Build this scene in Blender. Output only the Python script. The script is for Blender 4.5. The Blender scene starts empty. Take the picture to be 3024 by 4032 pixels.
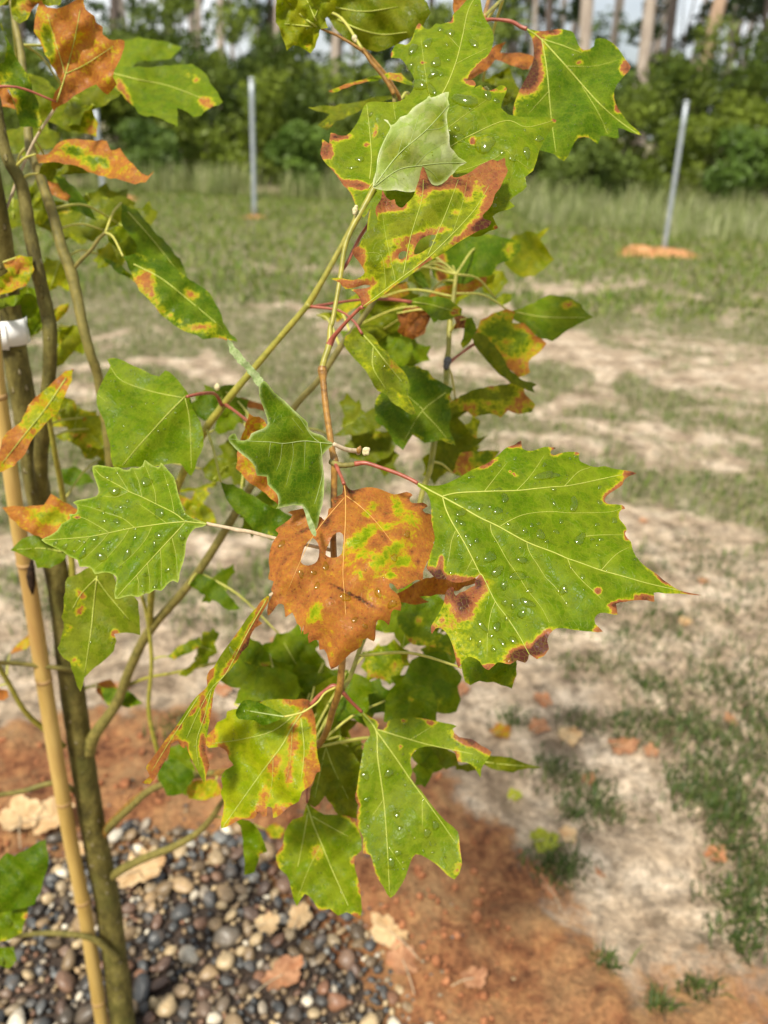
import bpy, math, random
import numpy as np
from mathutils import Vector, Matrix, Euler
from mathutils.geometry import delaunay_2d_cdt

# ------------------------------------------------------------------ camera, sky, sun, exposure
scene = bpy.context.scene
CAM_H = 1.40
PITCH = math.radians(26.75)
ROLL = 0.04
cam_data = bpy.data.cameras.new("camera")
cam = bpy.data.objects.new("camera", cam_data)
scene.collection.objects.link(cam)
CAM_ROT = Matrix.Rotation(math.pi / 2 - PITCH, 3, 'X') @ Matrix.Rotation(ROLL, 3, 'Z')
cam.matrix_world = Matrix.Translation((0, 0, CAM_H)) @ CAM_ROT.to_4x4()
cam_data.sensor_fit = 'HORIZONTAL'
cam_data.sensor_width = 36.0
cam_data.lens = 36.0
cam_data.clip_start = 0.02
cam_data.clip_end = 2000.0
cam_data.dof.use_dof = True
cam_data.dof.focus_distance = 0.475
cam_data.dof.aperture_fstop = 8.2
scene.camera = cam

SUN = Vector((-0.27, -0.52, 0.81)).normalized()
sun_el = math.asin(SUN.z)
world = bpy.data.worlds.new("World")
scene.world = world
world.use_nodes = True
wn, wl = world.node_tree.nodes, world.node_tree.links
bg = wn['Background']
sky = wn.new('ShaderNodeTexSky')
sky.sky_type = 'NISHITA'
sky.sun_disc = False
sky.sun_elevation = sun_el
sky.sun_rotation = math.atan2(SUN.x, SUN.y)
sky.air_density = 1.0
sky.dust_density = 2.5
# thin broken cloud over the whole sky
tc = wn.new('ShaderNodeTexCoord')
cn = wn.new('ShaderNodeTexNoise'); cn.inputs['Scale'].default_value = 3.2; cn.inputs['Detail'].default_value = 6
wl.new(tc.outputs['Generated'], cn.inputs['Vector'])
cr = wn.new('ShaderNodeValToRGB')
cr.color_ramp.elements[0].position = 0.36; cr.color_ramp.elements[1].position = 0.62
wl.new(cn.outputs['Fac'], cr.inputs['Fac'])
mx = wn.new('ShaderNodeMixRGB'); mx.inputs['Color2'].default_value = (10.6, 10.9, 11.0, 1)
wl.new(cr.outputs['Color'], mx.inputs['Fac'])
wl.new(sky.outputs['Color'], mx.inputs['Color1'])
wl.new(mx.outputs['Color'], bg.inputs['Color'])
bg.inputs['Strength'].default_value = 0.075

sun_d = bpy.data.lights.new("sun", 'SUN')
sun_d.energy = 4.2
sun_d.angle = math.radians(7.0)
sun_d.color = (1.0, 0.93, 0.81)
sun_o = bpy.data.objects.new("sun", sun_d)
sun_o.rotation_euler = SUN.to_track_quat('Z', 'Y').to_euler()
scene.collection.objects.link(sun_o)

scene.view_settings.view_transform = 'Standard'
scene.view_settings.look = 'None'
scene.view_settings.gamma = 1.0
scene.view_settings.exposure = 0.55
scene.view_settings.use_curve_mapping = False
scene.cycles.use_denoising = True
scene.cycles.max_bounces = 8
scene.cycles.transparent_max_bounces = 24
scene.cycles.caustics_reflective = False
scene.cycles.caustics_refractive = False
scene.cycles.sample_clamp_indirect = 6.0

# ------------------------------------------------------------------ helpers
COL = scene.collection
rng = np.random.default_rng(7)
random.seed(7)
FP = 3024.0
CROT = np.array(CAM_ROT)
CPOS = np.array((0.0, 0.0, CAM_H))

CROPS = {
 'F': (0, 0, 3024/1659), 'src': (0, 0, 1.0),
 'c11': (0, 0, .60277), 'c12': (1000, 0, .60277), 'c13': (2000, 0, .61724),
 'c21': (0, 1000, .60277), 'c22': (1000, 1000, .60277), 'c23': (2000, 1000, .61724),
 'c31': (0, 2000, .60277), 'c32': (1000, 2000, .60277), 'c33': (2000, 2000, .61724),
 'c41': (0, 3000, .60277), 'c42': (1000, 3000, .60277), 'c43': (2000, 3000, .61724),
 'z1': (1600, 1700, .36166), 'z2': (2150, 1750, .36166), 'z3': (1650, 2200, .36166),
 'z4': (1050, 1880, .42194), 'z5': (1250, 0, .45208), 'z6': (1250, 500, .48222),
 'y1': (150, 1750, .42194), 'y2': (850, 1300, .38437), 'y3': (500, 2350, .39180),
 'y4': (780, 2700, .42194), 'y5': (1000, 2750, .66305), 'y6': (1350, 1000, .60277),
 'a1': (0, 0, .42194), 'a2': (0, 600, .42194), 'a3': (0, 1200, .45208), 'a4': (0, 2100, .42194),
 'a5': (900, 2450, .48222), 'a6': (1550, 2400, .36166), 'a7': (1600, 850, .45208), 'a8': (1250, 1150, .39180),
 'q1': (1000, 0, .30139), 'q2': (1850, 0, .78782), 'q3': (600, 1350, .70883), 'q7': (350, 400, .74830),
}

def S(crop, txt):
    """points read off an enlarged view of the plant -> image coordinates of the lens"""
    ox, oy, s = CROPS[crop]
    v = [float(t) for t in txt.replace(',', ' ').split()]
    return [(ox + v[i]*s, oy + v[i+1]*s) for i in range(0, len(v), 2)]

def unproject(u, v, d):
    """lens direction (u, v) taken out to depth d (metres along the optical axis) -> world"""
    u = np.asarray(u, float); v = np.asarray(v, float); d = np.asarray(d, float)
    loc = np.stack([(u-1512)/FP*d, -(v-2016)/FP*d, -d], -1)
    return loc @ CROT.T + CPOS

def on_ground(x, y, z=0.0):
    r = CROT @ np.array([(x*1.8228-1512)/FP, -(y*1.8228-2016)/FP, -1.0])
    return CPOS + r*((z-CAM_H)/r[2])

def link(o, parent=None):
    COL.objects.link(o)
    if parent is not None:
        o.parent = parent
    return o

def set_props(o, label=None, category=None, group=None, kind=None):
    if label: o['label'] = label
    if category: o['category'] = category
    if group: o['group'] = group
    if kind: o['kind'] = kind
    return o

def mesh_obj(name, verts, faces, mat, parent=None, origin=None, smooth=True, uvs=None):
    """verts in world space; the object's origin goes to `origin` (world)"""
    verts = np.asarray(verts, float)
    if origin is None:
        origin = verts.mean(0)
    origin = np.asarray(origin, float)
    me = bpy.data.meshes.new(name)
    vv = verts - origin
    if isinstance(faces, np.ndarray):
        n = faces.shape[1]
        me.vertices.add(len(vv)); me.vertices.foreach_set('co', vv.astype(np.float32).ravel())
        me.loops.add(faces.size); me.loops.foreach_set('vertex_index', faces.astype(np.int32).ravel())
        me.polygons.add(len(faces)); me.polygons.foreach_set('loop_start', np.arange(0, faces.size, n, dtype=np.int32))
        me.polygons.foreach_set('loop_total', np.full(len(faces), n, np.int32))
        me.update(calc_edges=True)
    else:
        me.from_pydata([tuple(p) for p in vv], [], faces)
    if smooth:
        me.polygons.foreach_set('use_smooth', np.ones(len(me.polygons), bool))
    if mat: me.materials.append(mat)
    o = bpy.data.objects.new(name, me)
    link(o, parent)
    WPOS[o.name] = origin
    o.location = Vector(origin - (WPOS[parent.name] if parent is not None else 0.0))
    return o

WPOS = {}

def empty(name, loc):
    o = bpy.data.objects.new(name, None)
    o.empty_display_size = 0.1
    link(o)
    o.location = Vector(loc)
    WPOS[o.name] = np.asarray(loc, float)
    return o

def add_color(me, name, arr):
    a = me.attributes.new(name, 'FLOAT_COLOR', 'POINT')
    arr = np.asarray(arr, np.float32)
    if arr.shape[1] == 3:
        arr = np.concatenate([arr, np.ones((len(arr), 1), np.float32)], 1)
    a.data.foreach_set('color', arr.ravel())

def add_float(me, name, arr):
    a = me.attributes.new(name, 'FLOAT', 'POINT')
    a.data.foreach_set('value', np.asarray(arr, np.float32))

# value noise in numpy, shared by ground colour, grass and terrain
_tab = np.random.default_rng(3).random((256, 256))
def vnoise(x, y):
    x = np.asarray(x, float); y = np.asarray(y, float)
    xi = np.floor(x).astype(int); yi = np.floor(y).astype(int)
    fx = x-xi; fy = y-yi
    fx = fx*fx*(3-2*fx); fy = fy*fy*(3-2*fy)
    a = _tab[xi % 256, yi % 256]; b = _tab[(xi+1) % 256, yi % 256]
    c = _tab[xi % 256, (yi+1) % 256]; d = _tab[(xi+1) % 256, (yi+1) % 256]
    return (a*(1-fx)+b*fx)*(1-fy)+(c*(1-fx)+d*fx)*fy
def fbm(x, y, o=4):
    s = 0; a = .5; t = 0
    for i in range(o):
        s = s+a*vnoise(x*2**i+17*i, y*2**i+31*i); t += a; a *= .5
    return s/t
def sstep(a, b, x):
    t = np.clip((np.asarray(x, float)-a)/(b-a), 0, 1)
    return t*t*(3-2*t)

# ------------------------------------------------------------------ node helpers
class NT:
    def __init__(self, name):
        self.m = bpy.data.materials.new(name); self.m.use_nodes = True
        self.t = self.m.node_tree; self.t.nodes.clear()
        self.out = self.n('ShaderNodeOutputMaterial')
    def n(self, typ, **kw):
        nd = self.t.nodes.new(typ)
        for k, v in kw.items():
            if k in nd.inputs.keys(): nd.inputs[k].default_value = v
            else: setattr(nd, k, v)
        return nd
    def l(self, a, b): self.t.links.new(a, b)
    def noise(self, scale, detail=4, rough=.55, vec=None, dist=0):
        nd = self.n('ShaderNodeTexNoise'); nd.inputs['Scale'].default_value = scale
        nd.inputs['Detail'].default_value = detail; nd.inputs['Roughness'].default_value = rough
        nd.inputs['Distortion'].default_value = dist
        if vec is not None: self.l(vec, nd.inputs['Vector'])
        return nd
    def math(self, op, a, b=None, c=None, clamp=False):
        nd = self.n('ShaderNodeMath'); nd.operation = op; nd.use_clamp = clamp
        for i, x in enumerate((a, b, c)):
            if x is None: continue
            if isinstance(x, (int, float)): nd.inputs[i].default_value = x
            else: self.l(x, nd.inputs[i])
        return nd.outputs[0]
    def mix(self, f, a, b, typ='MIX'):
        nd = self.n('ShaderNodeMixRGB'); nd.blend_type = typ
        for i, x in enumerate((f, a, b)):
            if isinstance(x, (int, float)): nd.inputs[i].default_value = x
            elif isinstance(x, tuple): nd.inputs[i].default_value = (*x[:3], 1)
            else: self.l(x, nd.inputs[i])
        return nd.outputs[0]
    def ramp(self, fac, stops):
        nd = self.n('ShaderNodeValToRGB'); cr = nd.color_ramp
        while len(cr.elements) < len(stops): cr.elements.new(.5)
        for e, (p, c) in zip(cr.elements, stops):
            e.position = p; e.color = (*c, 1) if isinstance(c, tuple) else (c, c, c, 1)
        self.l(fac, nd.inputs[0]); return nd.outputs[0]
    def attr(self, name):
        nd = self.n('ShaderNodeAttribute'); nd.attribute_name = name; return nd
    def bump(self, h, strength, dist=.001):
        nd = self.n('ShaderNodeBump'); nd.inputs['Strength'].default_value = strength
        nd.inputs['Distance'].default_value = dist; self.l(h, nd.inputs['Height']); return nd.outputs[0]
    def principled(self, color, rough=.6, spec=.4, normal=None, **kw):
        b = self.n('ShaderNodeBsdfPrincipled')
        if isinstance(color, tuple): b.inputs['Base Color'].default_value = (*color, 1)
        else: self.l(color, b.inputs['Base Color'])
        if isinstance(rough, (int, float)): b.inputs['Roughness'].default_value = rough
        else: self.l(rough, b.inputs['Roughness'])
        b.inputs['Specular IOR Level'].default_value = spec
        for k, v in kw.items(): b.inputs[k].default_value = v
        if normal is not None: self.l(normal, b.inputs['Normal'])
        return b.outputs[0]
    def pos(self): return self.n('ShaderNodeNewGeometry').outputs['Position']
    def done(self, sh):
        self.l(sh, self.out.inputs['Surface']); return self.m

def mat_leaf():
    t = NT('leaf'); P = t.pos()
    g = t.attr('green').outputs['Color']; dec = t.attr('decay').outputs['Fac']
    tan = t.attr('tan').outputs['Fac']
    n1 = t.noise(75, 6, .65, P).outputs['Fac']
    n2 = t.noise(330, 5, .65, P).outputs['Fac']
    f0 = t.math('MULTIPLY', dec, 1.4, clamp=True)
    gate = t.math('MULTIPLY', t.math('ABSOLUTE', dec), 3.5, clamp=True)
    nn = t.math('ADD', t.math('MULTIPLY', t.math('SUBTRACT', n1, .5), 1.1), t.math('MULTIPLY', t.math('SUBTRACT', n2, .5), .95))
    d = t.math('ADD', dec, t.math('MULTIPLY', nn, gate))
    sp = t.ramp(t.noise(620, 3, .5, P).outputs['Fac'], [(.62, 0.), (.70, .30)])
    d = t.math('ADD', d, t.math('MULTIPLY', sp, f0))
    ds = t.math('DIVIDE', d, 1.3, clamp=True)
    r_or = t.ramp(ds, [(.22, (.32, .36, .008)), (.33, (.44, .30, .012)), (.42, (.40, .16, .028)),
                     (.60, (.35, .122, .030)), (.78, (.21, .070, .024)), (.95, (.07, .022, .014))])
    r_br = t.ramp(ds, [(.22, (.34, .38, .008)), (.28, (.40, .36, .02)), (.34, (.40, .22, .045)),
                     (.40, (.32, .115, .042)), (.66, (.24, .075, .036)), (.92, (.08, .024, .016))])
    rc = t.mix(tan, r_br, r_or)
    f = t.n('ShaderNodeMapRange'); f.interpolation_type = 'SMOOTHSTEP'
    t.l(d, f.inputs[0]); f.inputs[1].default_value = .10; f.inputs[2].default_value = .36
    n3 = t.noise(160, 5, .6, P).outputs['Fac']
    # rain film: irregular wet patches, darker, richer and glossier than the dry waxy blade
    wet = t.n('ShaderNodeMapRange'); wet.interpolation_type = 'SMOOTHSTEP'
    t.l(t.noise(95, 3, .5, P, .6).outputs['Fac'], wet.inputs[0]); wet.inputs[1].default_value = .47; wet.inputs[2].default_value = .56
    wet = wet.outputs[0]
    gg = t.mix(wet, t.mix(.05, g, (.25, .28, .03)), t.mix(1.0, g, (.80, .90, .55), 'MULTIPLY'))
    c = t.mix(f.outputs[0], gg, rc)
    c = t.mix(1.0, c, t.ramp(n3, [(.3, .80), (.7, 1.20)]), 'MULTIPLY')
    vo = t.n('ShaderNodeTexVoronoi'); vo.feature = 'DISTANCE_TO_EDGE'; vo.inputs['Scale'].default_value = 330
    t.l(P, vo.inputs['Vector'])
    net = t.ramp(vo.outputs['Distance'], [(.0, 1.0), (.09, 0.0)])
    c = t.mix(t.math('MULTIPLY', net, .12), c, (.42, .46, .03))
    h = t.math('ADD', t.math('MULTIPLY', n3, 1.0), t.math('MULTIPLY', net, -.25))
    h = t.math('ADD', h, t.math('MULTIPLY', wet, .25))
    nm = t.bump(h, .35, .0014)
    rgh = t.math('SUBTRACT', .52, t.math('MULTIPLY', wet, .20))
    pr = t.principled(c, rgh, .13, nm)
    tr = t.n('ShaderNodeBsdfTranslucent')
    t.l(t.mix(1.0, c, (1.25, 1.2, .3), 'MULTIPLY'), tr.inputs['Color'])
    ms = t.n('ShaderNodeMixShader'); ms.inputs[0].default_value = .40
    t.l(pr, ms.inputs[1]); t.l(tr.outputs[0], ms.inputs[2])
    return t.done(ms.outputs[0])

def mat_simple(name, c1, c2, scale, rough=.6, spec=.4, bump=.4, bdist=.001, c3=None, trans=0, stretch=None, **kw):
    t = NT(name); P = t.pos()
    if stretch:
        mp = t.n('ShaderNodeMapping'); mp.inputs['Scale'].default_value = stretch
        t.l(P, mp.inputs['Vector']); P = mp.outputs[0]
    n = t.noise(scale, 5, .6, P).outputs['Fac']
    c = t.ramp(n, [(.32, c1), (.68, c2)])
    if c3:
        n2 = t.noise(scale*.35, 4, .65, P).outputs['Fac']
        c = t.mix(t.ramp(n2, [(.52, 0.), (.66, 1.)]), c, c3)
    pr = t.principled(c, rough, spec, t.bump(n, bump, bdist), **kw)
    if trans:
        tr = t.n('ShaderNodeBsdfTranslucent'); t.l(c, tr.inputs['Color'])
        ms = t.n('ShaderNodeMixShader'); ms.inputs[0].default_value = trans
        t.l(pr, ms.inputs[1]); t.l(tr.outputs[0], ms.inputs[2]); pr = ms.outputs[0]
    return t.done(pr)

def mat_water():
    t = NT('water')
    tr = t.n('ShaderNodeBsdfTransparent'); tr.inputs['Color'].default_value = (.93, .95, .36, 1)
    tl = t.n('ShaderNodeBsdfTranslucent'); tl.inputs['Color'].default_value = (.80, .86, .10, 1)  # yellow-green translucence imitates sunlight focused inside the drop
    rf = t.n('ShaderNodeBsdfRefraction'); rf.inputs['IOR'].default_value = 1.33; rf.inputs['Roughness'].default_value = 0.02
    gl = t.n('ShaderNodeBsdfGlossy'); gl.inputs['Roughness'].default_value = 0.12
    lw = t.n('ShaderNodeLayerWeight'); lw.inputs['Blend'].default_value = .5
    m0 = t.n('ShaderNodeMixShader'); m0.inputs[0].default_value = .30
    t.l(tr.outputs[0], m0.inputs[1]); t.l(tl.outputs[0], m0.inputs[2])
    f = t.math('MULTIPLY', t.math('POWER', lw.outputs['Facing'], 2.0), .95)
    m1 = t.n('ShaderNodeMixShader'); t.l(f, m1.inputs[0])
    t.l(m0.outputs[0], m1.inputs[1]); t.l(rf.outputs[0], m1.inputs[2])
    fr = t.math('ADD', .045, t.math('MULTIPLY', t.math('POWER', lw.outputs['Facing'], 4.0), .4))
    m2 = t.n('ShaderNodeMixShader'); t.l(fr, m2.inputs[0])
    t.l(m1.outputs[0], m2.inputs[1]); t.l(gl.outputs[0], m2.inputs[2])
    return t.done(m2.outputs[0])

def mat_vcol(name, rough=.6, spec=.3, trans=0., nscale=None, namp=.25, bump=0, bdist=.001):
    t = NT(name); c = t.attr('tint').outputs['Color']; nm = None
    if nscale:
        n = t.noise(nscale, 4, .6, t.pos()).outputs['Fac']
        c = t.mix(1.0, c, t.ramp(n, [(.3, 1-namp), (.7, 1+namp)]), 'MULTIPLY')
        if bump: nm = t.bump(n, bump, bdist)
    pr = t.principled(c, rough, spec, nm)
    if trans:
        tr = t.n('ShaderNodeBsdfTranslucent'); t.l(c, tr.inputs['Color'])
        ms = t.n('ShaderNodeMixShader'); ms.inputs[0].default_value = trans
        t.l(pr, ms.inputs[1]); t.l(tr.outputs[0], ms.inputs[2]); pr = ms.outputs[0]
    return t.done(pr)

M_LEAF = mat_leaf()
M_WATER = mat_water()
M_VEIN = mat_simple('leaf_vein', (.36, .42, .06), (.50, .52, .11), 300, .5, .3, .2, trans=.2)
M_VEIN_PALE = mat_simple('leaf_vein_downy', (.26, .34, .10), (.38, .44, .18), 300, .7, .2, .2)
M_VEIN_BROWN = mat_simple('leaf_vein_brown', (.50, .26, .06), (.62, .36, .10), 300, .5, .3, .2)
M_DOWN = mat_simple('downy_leaf_underside', (.20, .28, .09), (.38, .45, .22), 500, .8, .15, .5, .001, trans=.25)
def mat_bark():
    t = NT('bark'); P = t.pos(); mp = t.n('ShaderNodeMapping'); mp.inputs['Scale'].default_value = (1, 1, .5); t.l(P, mp.inputs['Vector'])
    n = t.noise(55, 6, .68, mp.outputs[0]).outputs['Fac']; n2 = t.noise(14, 5, .6, P).outputs['Fac']
    c = t.ramp(n, [(.34, (.040, .034, .008)), (.50, (.110, .092, .020)), (.66, (.20, .170, .045))])
    c = t.mix(t.ramp(n2, [(.50, 0.), (.64, .7)]), c, (.085, .085, .016))
    vo = t.n('ShaderNodeTexVoronoi'); vo.inputs['Scale'].default_value = 120; t.l(mp.outputs[0], vo.inputs['Vector'])
    sp = t.ramp(vo.outputs['Distance'], [(.16, 1.), (.24, 0.)])
    pick = t.ramp(t.noise(60, 2, .5, P).outputs['Fac'], [(.50, 0.), (.58, 1.)])
    c = t.mix(t.math('MULTIPLY', t.math('MULTIPLY', sp, pick), .75), c, (.34, .29, .17))
    h = t.math('ADD', n, t.math('MULTIPLY', sp, .5))
    return t.done(t.principled(c, .7, .3, t.bump(h, 1., .004)))
M_BARK = mat_bark()
M_TWIG_G = mat_simple('green_twig', (.17, .17, .02), (.34, .30, .045), 120, .45, .45, .4, .001)
M_TWIG_O = mat_simple('olive_twig', (.11, .10, .022), (.24, .20, .05), 110, .6, .4, .5, .001)
M_TWIG_B = mat_simple('brown_twig', (.17, .085, .018), (.36, .19, .035), 260, .4, .5, .5, .0006, (.12, .055, .014))
M_PET_R = mat_simple('red_stalk', (.20, .045, .026), (.34, .10, .055), 200, .4, .45, .3, .0005)
M_PET_P = mat_simple('pale_stalk', (.36, .28, .17), (.52, .42, .28), 300, .7, .2, .5, .0005)
M_PET_G = mat_simple('yellow_green_stalk', (.32, .33, .05), (.48, .44, .10), 200, .5, .4, .3, .0005)
M_BUD = mat_simple('downy_bud', (.42, .37, .19), (.62, .56, .34), 500, .8, .2, .8, .001)
# ------------------------------------------------------------------ the setting
TREE = np.array((-0.405, 0.75, 0.0))

def clay_mask(x, y):
    r = np.hypot(x-TREE[0], y-TREE[1]) + (fbm(x*3+5, y*3+9)-.5)*.42 + (fbm(x*11, y*11)-.5)*.16
    e = np.exp(-(((x-.62)/.30)**2+((y-.74)/.20)**2))
    return np.clip(1-sstep(.78, .98, r)+e*sstep(.35, .6, fbm(x*9+2, y*9+5)+e*.2), 0, 1)
def gravel_radius(a):
    return .475+.03*np.sin(3*a+1)+.02*np.sin(5*a+2.2)+.012*np.sin(11*a)
def grass_mask(x, y):
    """0 bare sand .. 1 full grass"""
    wx = x+(fbm(x*1.1+9, y*1.1+2, 3)-.5)*1.6; wy = y+(fbm(x*1.1+29, y*1.1+52, 3)-.5)*1.6
    n = fbm(wx*.95+40, wy*1.15+11, 5)
    n2 = fbm(wx*3.6+3, wy*3.2+8, 5)
    far = sstep(5.5, 12, y)*.34
    m = n*.34+n2*.66+far
    trk = np.exp(-((wy-(5.6-.22*x))/.36)**2)*sstep(.2, 1.2, x)*.9
    trk3 = np.exp(-((wy-(5.3+.1*x))/.34)**2)*sstep(.3, -.6, x)*.7
    band = np.exp(-((y-(3.15-.10*x+.1*np.sin(2*x)))/.22)**2)*sstep(.75, 1.0, x)*sstep(3.4, 2.2, x)
    m = m-.20*np.maximum(trk, trk3)+.26*band
    mid = sstep(1.9, 3.0, y)*.055+.075*sstep(2.4, 3.2, y)*(1-sstep(6.5, 8, y))+.03*sstep(.2, -.6, x)-.085*sstep(.0, .6, x)*(1-sstep(6, 8.5, y))-.075*(1-sstep(2.4, 3.6, y))
    return np.clip((m+mid-.462)/.11, 0, 1)*(1-clay_mask(x, y))

def terrain_z(x, y):
    c = clay_mask(x, y)
    near = 1-sstep(3, 9, np.hypot(x, y))
    z = (fbm(x*2.2, y*2.2, 3)-.5)*.03*near + (fbm(x*14+3, y*14+1, 4)-.5)*.022*near + (fbm(x*45+3, y*45+1, 3)-.5)*.010*near
    z = z+c*((fbm(x*9+31, y*9+7, 5)-.42)*.075+.008)
    r = np.hypot(x-TREE[0], y-TREE[1])
    ins = 1-sstep(.44, .53, r)
    return z*(1-ins)+ins*(-.018)

xs = np.concatenate([-np.geomspace(160, 2.2, 60), np.arange(-2.15, 2.2, .018), np.geomspace(2.2, 160, 60)])
ys = np.concatenate([np.linspace(-40, .35, 16), np.arange(.37, 3.2, .018), np.arange(3.2, 7.0, .06), np.arange(7.0, 20, .16), np.geomspace(20, 260, 40)])
X, Y = np.meshgrid(xs, ys)
xf, yf = X.ravel(), Y.ravel()
Z = terrain_z(xf, yf)
nx, ny = len(xs), len(ys)
idx = np.arange(nx*ny).reshape(ny, nx)
F = np.stack([idx[:-1, :-1], idx[:-1, 1:], idx[1:, 1:], idx[1:, :-1]], -1).reshape(-1, 4)

def mat_ground():
    t = NT('sandy_ground'); P = t.pos()
    cl = t.attr('clay').outputs['Fac']; gr = t.attr('grassy').outputs['Fac']
    n1 = t.noise(5.5, 7, .70, P, .4).outputs['Fac']; n2 = t.noise(22, 7, .72, P, .3).outputs['Fac']; n3 = t.noise(120, 4, .65, P).outputs['Fac']
    sand = t.ramp(n1, [(.34, (.21, .150, .095)), (.48, (.43, .33, .225)), (.64, (.64, .525, .39))])
    sand = t.mix(1., sand, t.ramp(n2, [(.34, .46), (.48, .92), (.62, 1.28)]), 'MULTIPLY')
    sand = t.mix(1., sand, t.ramp(n3, [(.30, .68), (.66, 1.22)]), 'MULTIPLY')
    litter = t.ramp(t.noise(10, 7, .75, P, .5).outputs['Fac'], [(.52, 0.), (.62, .72)])
    sand = t.mix(litter, sand, (.155, .115, .072))
    clay = t.ramp(n2, [(.32, (.075, .026, .012)), (.48, (.25, .105, .044)), (.66, (.42, .215, .085))])
    clay = t.mix(t.ramp(n1, [(.46, 0.), (.62, .65)]), clay, (.34, .215, .10))
    clay = t.mix(1., clay, t.ramp(n3, [(.30, .62), (.66, 1.25)]), 'MULTIPLY')
    edge = t.math('ADD', cl, t.math('MULTIPLY', t.math('SUBTRACT', n2, .5), 1.4))
    ef = t.n('ShaderNodeMapRange'); ef.interpolation_type = 'SMOOTHSTEP'; t.l(edge, ef.inputs[0]); ef.inputs[1].default_value = .25; ef.inputs[2].default_value = .75
    c = t.mix(ef.outputs[0], sand, clay)
    gc = t.ramp(n2, [(.34, (.06, .072, .022)), (.62, (.16, .165, .068))])
    c = t.mix(t.math('MULTIPLY', gr, .62), c, gc)
    h = t.math('ADD', n2, t.math('MULTIPLY', n3, .35))
    return t.done(t.principled(c, .85, .2, t.bump(h, .9, .022)))
ground = mesh_obj('ground', np.stack([xf, yf, Z], -1), F, mat_ground(), origin=(0, 0, 0))
ground['kind'] = 'structure'
add_float(ground.data, 'clay', clay_mask(xf, yf))
add_float(ground.data, 'grassy', grass_mask(xf, yf))

# ---- gravel bed round the sapling: 300 countable stones as parts, the rest joined
def mat_bed():
    return mat_simple('wet_soil', (.018, .013, .009), (.07, .045, .03), 90, .7, .4, .8, .01)
th = np.linspace(0, 2*np.pi, 73)[:-1]
rad = gravel_radius(th)+.03
bv = [(TREE[0], TREE[1], -.012)]
for f in (.33, .66, 1.0):
    for a, r in zip(th, rad):
        bv.append((TREE[0]+math.cos(a)*r*f, TREE[1]+math.sin(a)*r*f, -.012+(fbm(np.array(r*f*20+math.cos(a)*9), np.array(math.sin(a)*9))-.5)*.02+(.0 if f < 1 else -.015)))
bf = [(0, 1+i, 1+(i+1) % 72) for i in range(72)]
for k in range(2):
    for i in range(72):
        a0 = 1+k*72+i; a1 = 1+k*72+(i+1) % 72
        bf.append((a0, a0+72, a1+72, a1))
bed = mesh_obj('gravel_bed', np.array(bv, float), bf, mat_bed(), origin=TREE)
bed['kind'] = 'structure'

import bmesh
def blob_mesh(seed, subdiv, squash, lump):
    bm = bmesh.new(); bmesh.ops.create_icosphere(bm, subdivisions=subdiv, radius=1)
    r = np.random.default_rng(seed)
    ax = r.normal(size=(5, 3)); ph = r.random(5)*6
    sc = np.array([1, .62+.3*r.random(), squash*(.8+.4*r.random())])
    for v in bm.verts:
        p = np.array(v.co); d = 1+lump*sum(math.sin(p@ax[i]*1.7+ph[i]) for i in range(5))/3
        v.co = Vector(p*d*sc)
    V = np.array([v.co for v in bm.verts]); Fc = np.array([[v.index for v in f.verts] for f in bm.faces])
    bm.free(); return V, Fc

def mat_pebble(per_object):
    t = NT('river_pebble' if per_object else 'small_gravel')
    if per_object: rnd = t.n('ShaderNodeObjectInfo').outputs['Random']
    else: rnd = t.attr('tint').outputs['Fac']
    c = t.ramp(rnd, [(0, (.030, .033, .036)), (.14, (.080, .084, .086)), (.26, (.034, .031, .028)), (.36, (.16, .115, .066)), (.48, (.30, .21, .115)), (.56, (.046, .043, .040)),
                     (.66, (.19, .095, .055)), (.74, (.11, .095, .075)), (.86, (.46, .35, .20)), (.91, (.085, .06, .042)), (.97, (.58, .53, .43)), (1., (.12, .13, .135))])
    n = t.noise(120, 5, .6, t.pos()).outputs['Fac']
    c = t.mix(1., c, t.ramp(n, [(.3, .75), (.7, 1.25)]), 'MULTIPLY')
    dirt = t.ramp(t.noise(45, 5, .65, t.pos()).outputs['Fac'], [(.52, 0.), (.66, .5)])
    c = t.mix(dirt, t.mix(1., c, (1.15, 1.12, 1.05), 'MULTIPLY'), (.10, .065, .04))
    return t.done(t.principled(c, t.math('ADD', .38, t.math('MULTIPLY', dirt, .5)), .45, t.bump(n, .4, .003)))
M_PEB = mat_pebble(True); M_PEB_S = mat_pebble(False)
pm = []
for k in range(9):
    V, Fc = blob_mesh(100+k, 2, .60, .30)
    me = bpy.data.meshes.new('pebble'); me.from_pydata([tuple(v) for v in V], [], [tuple(f) for f in Fc])
    me.polygons.foreach_set('use_smooth', np.ones(len(Fc), bool)); me.materials.append(M_PEB); pm.append(me)
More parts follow.
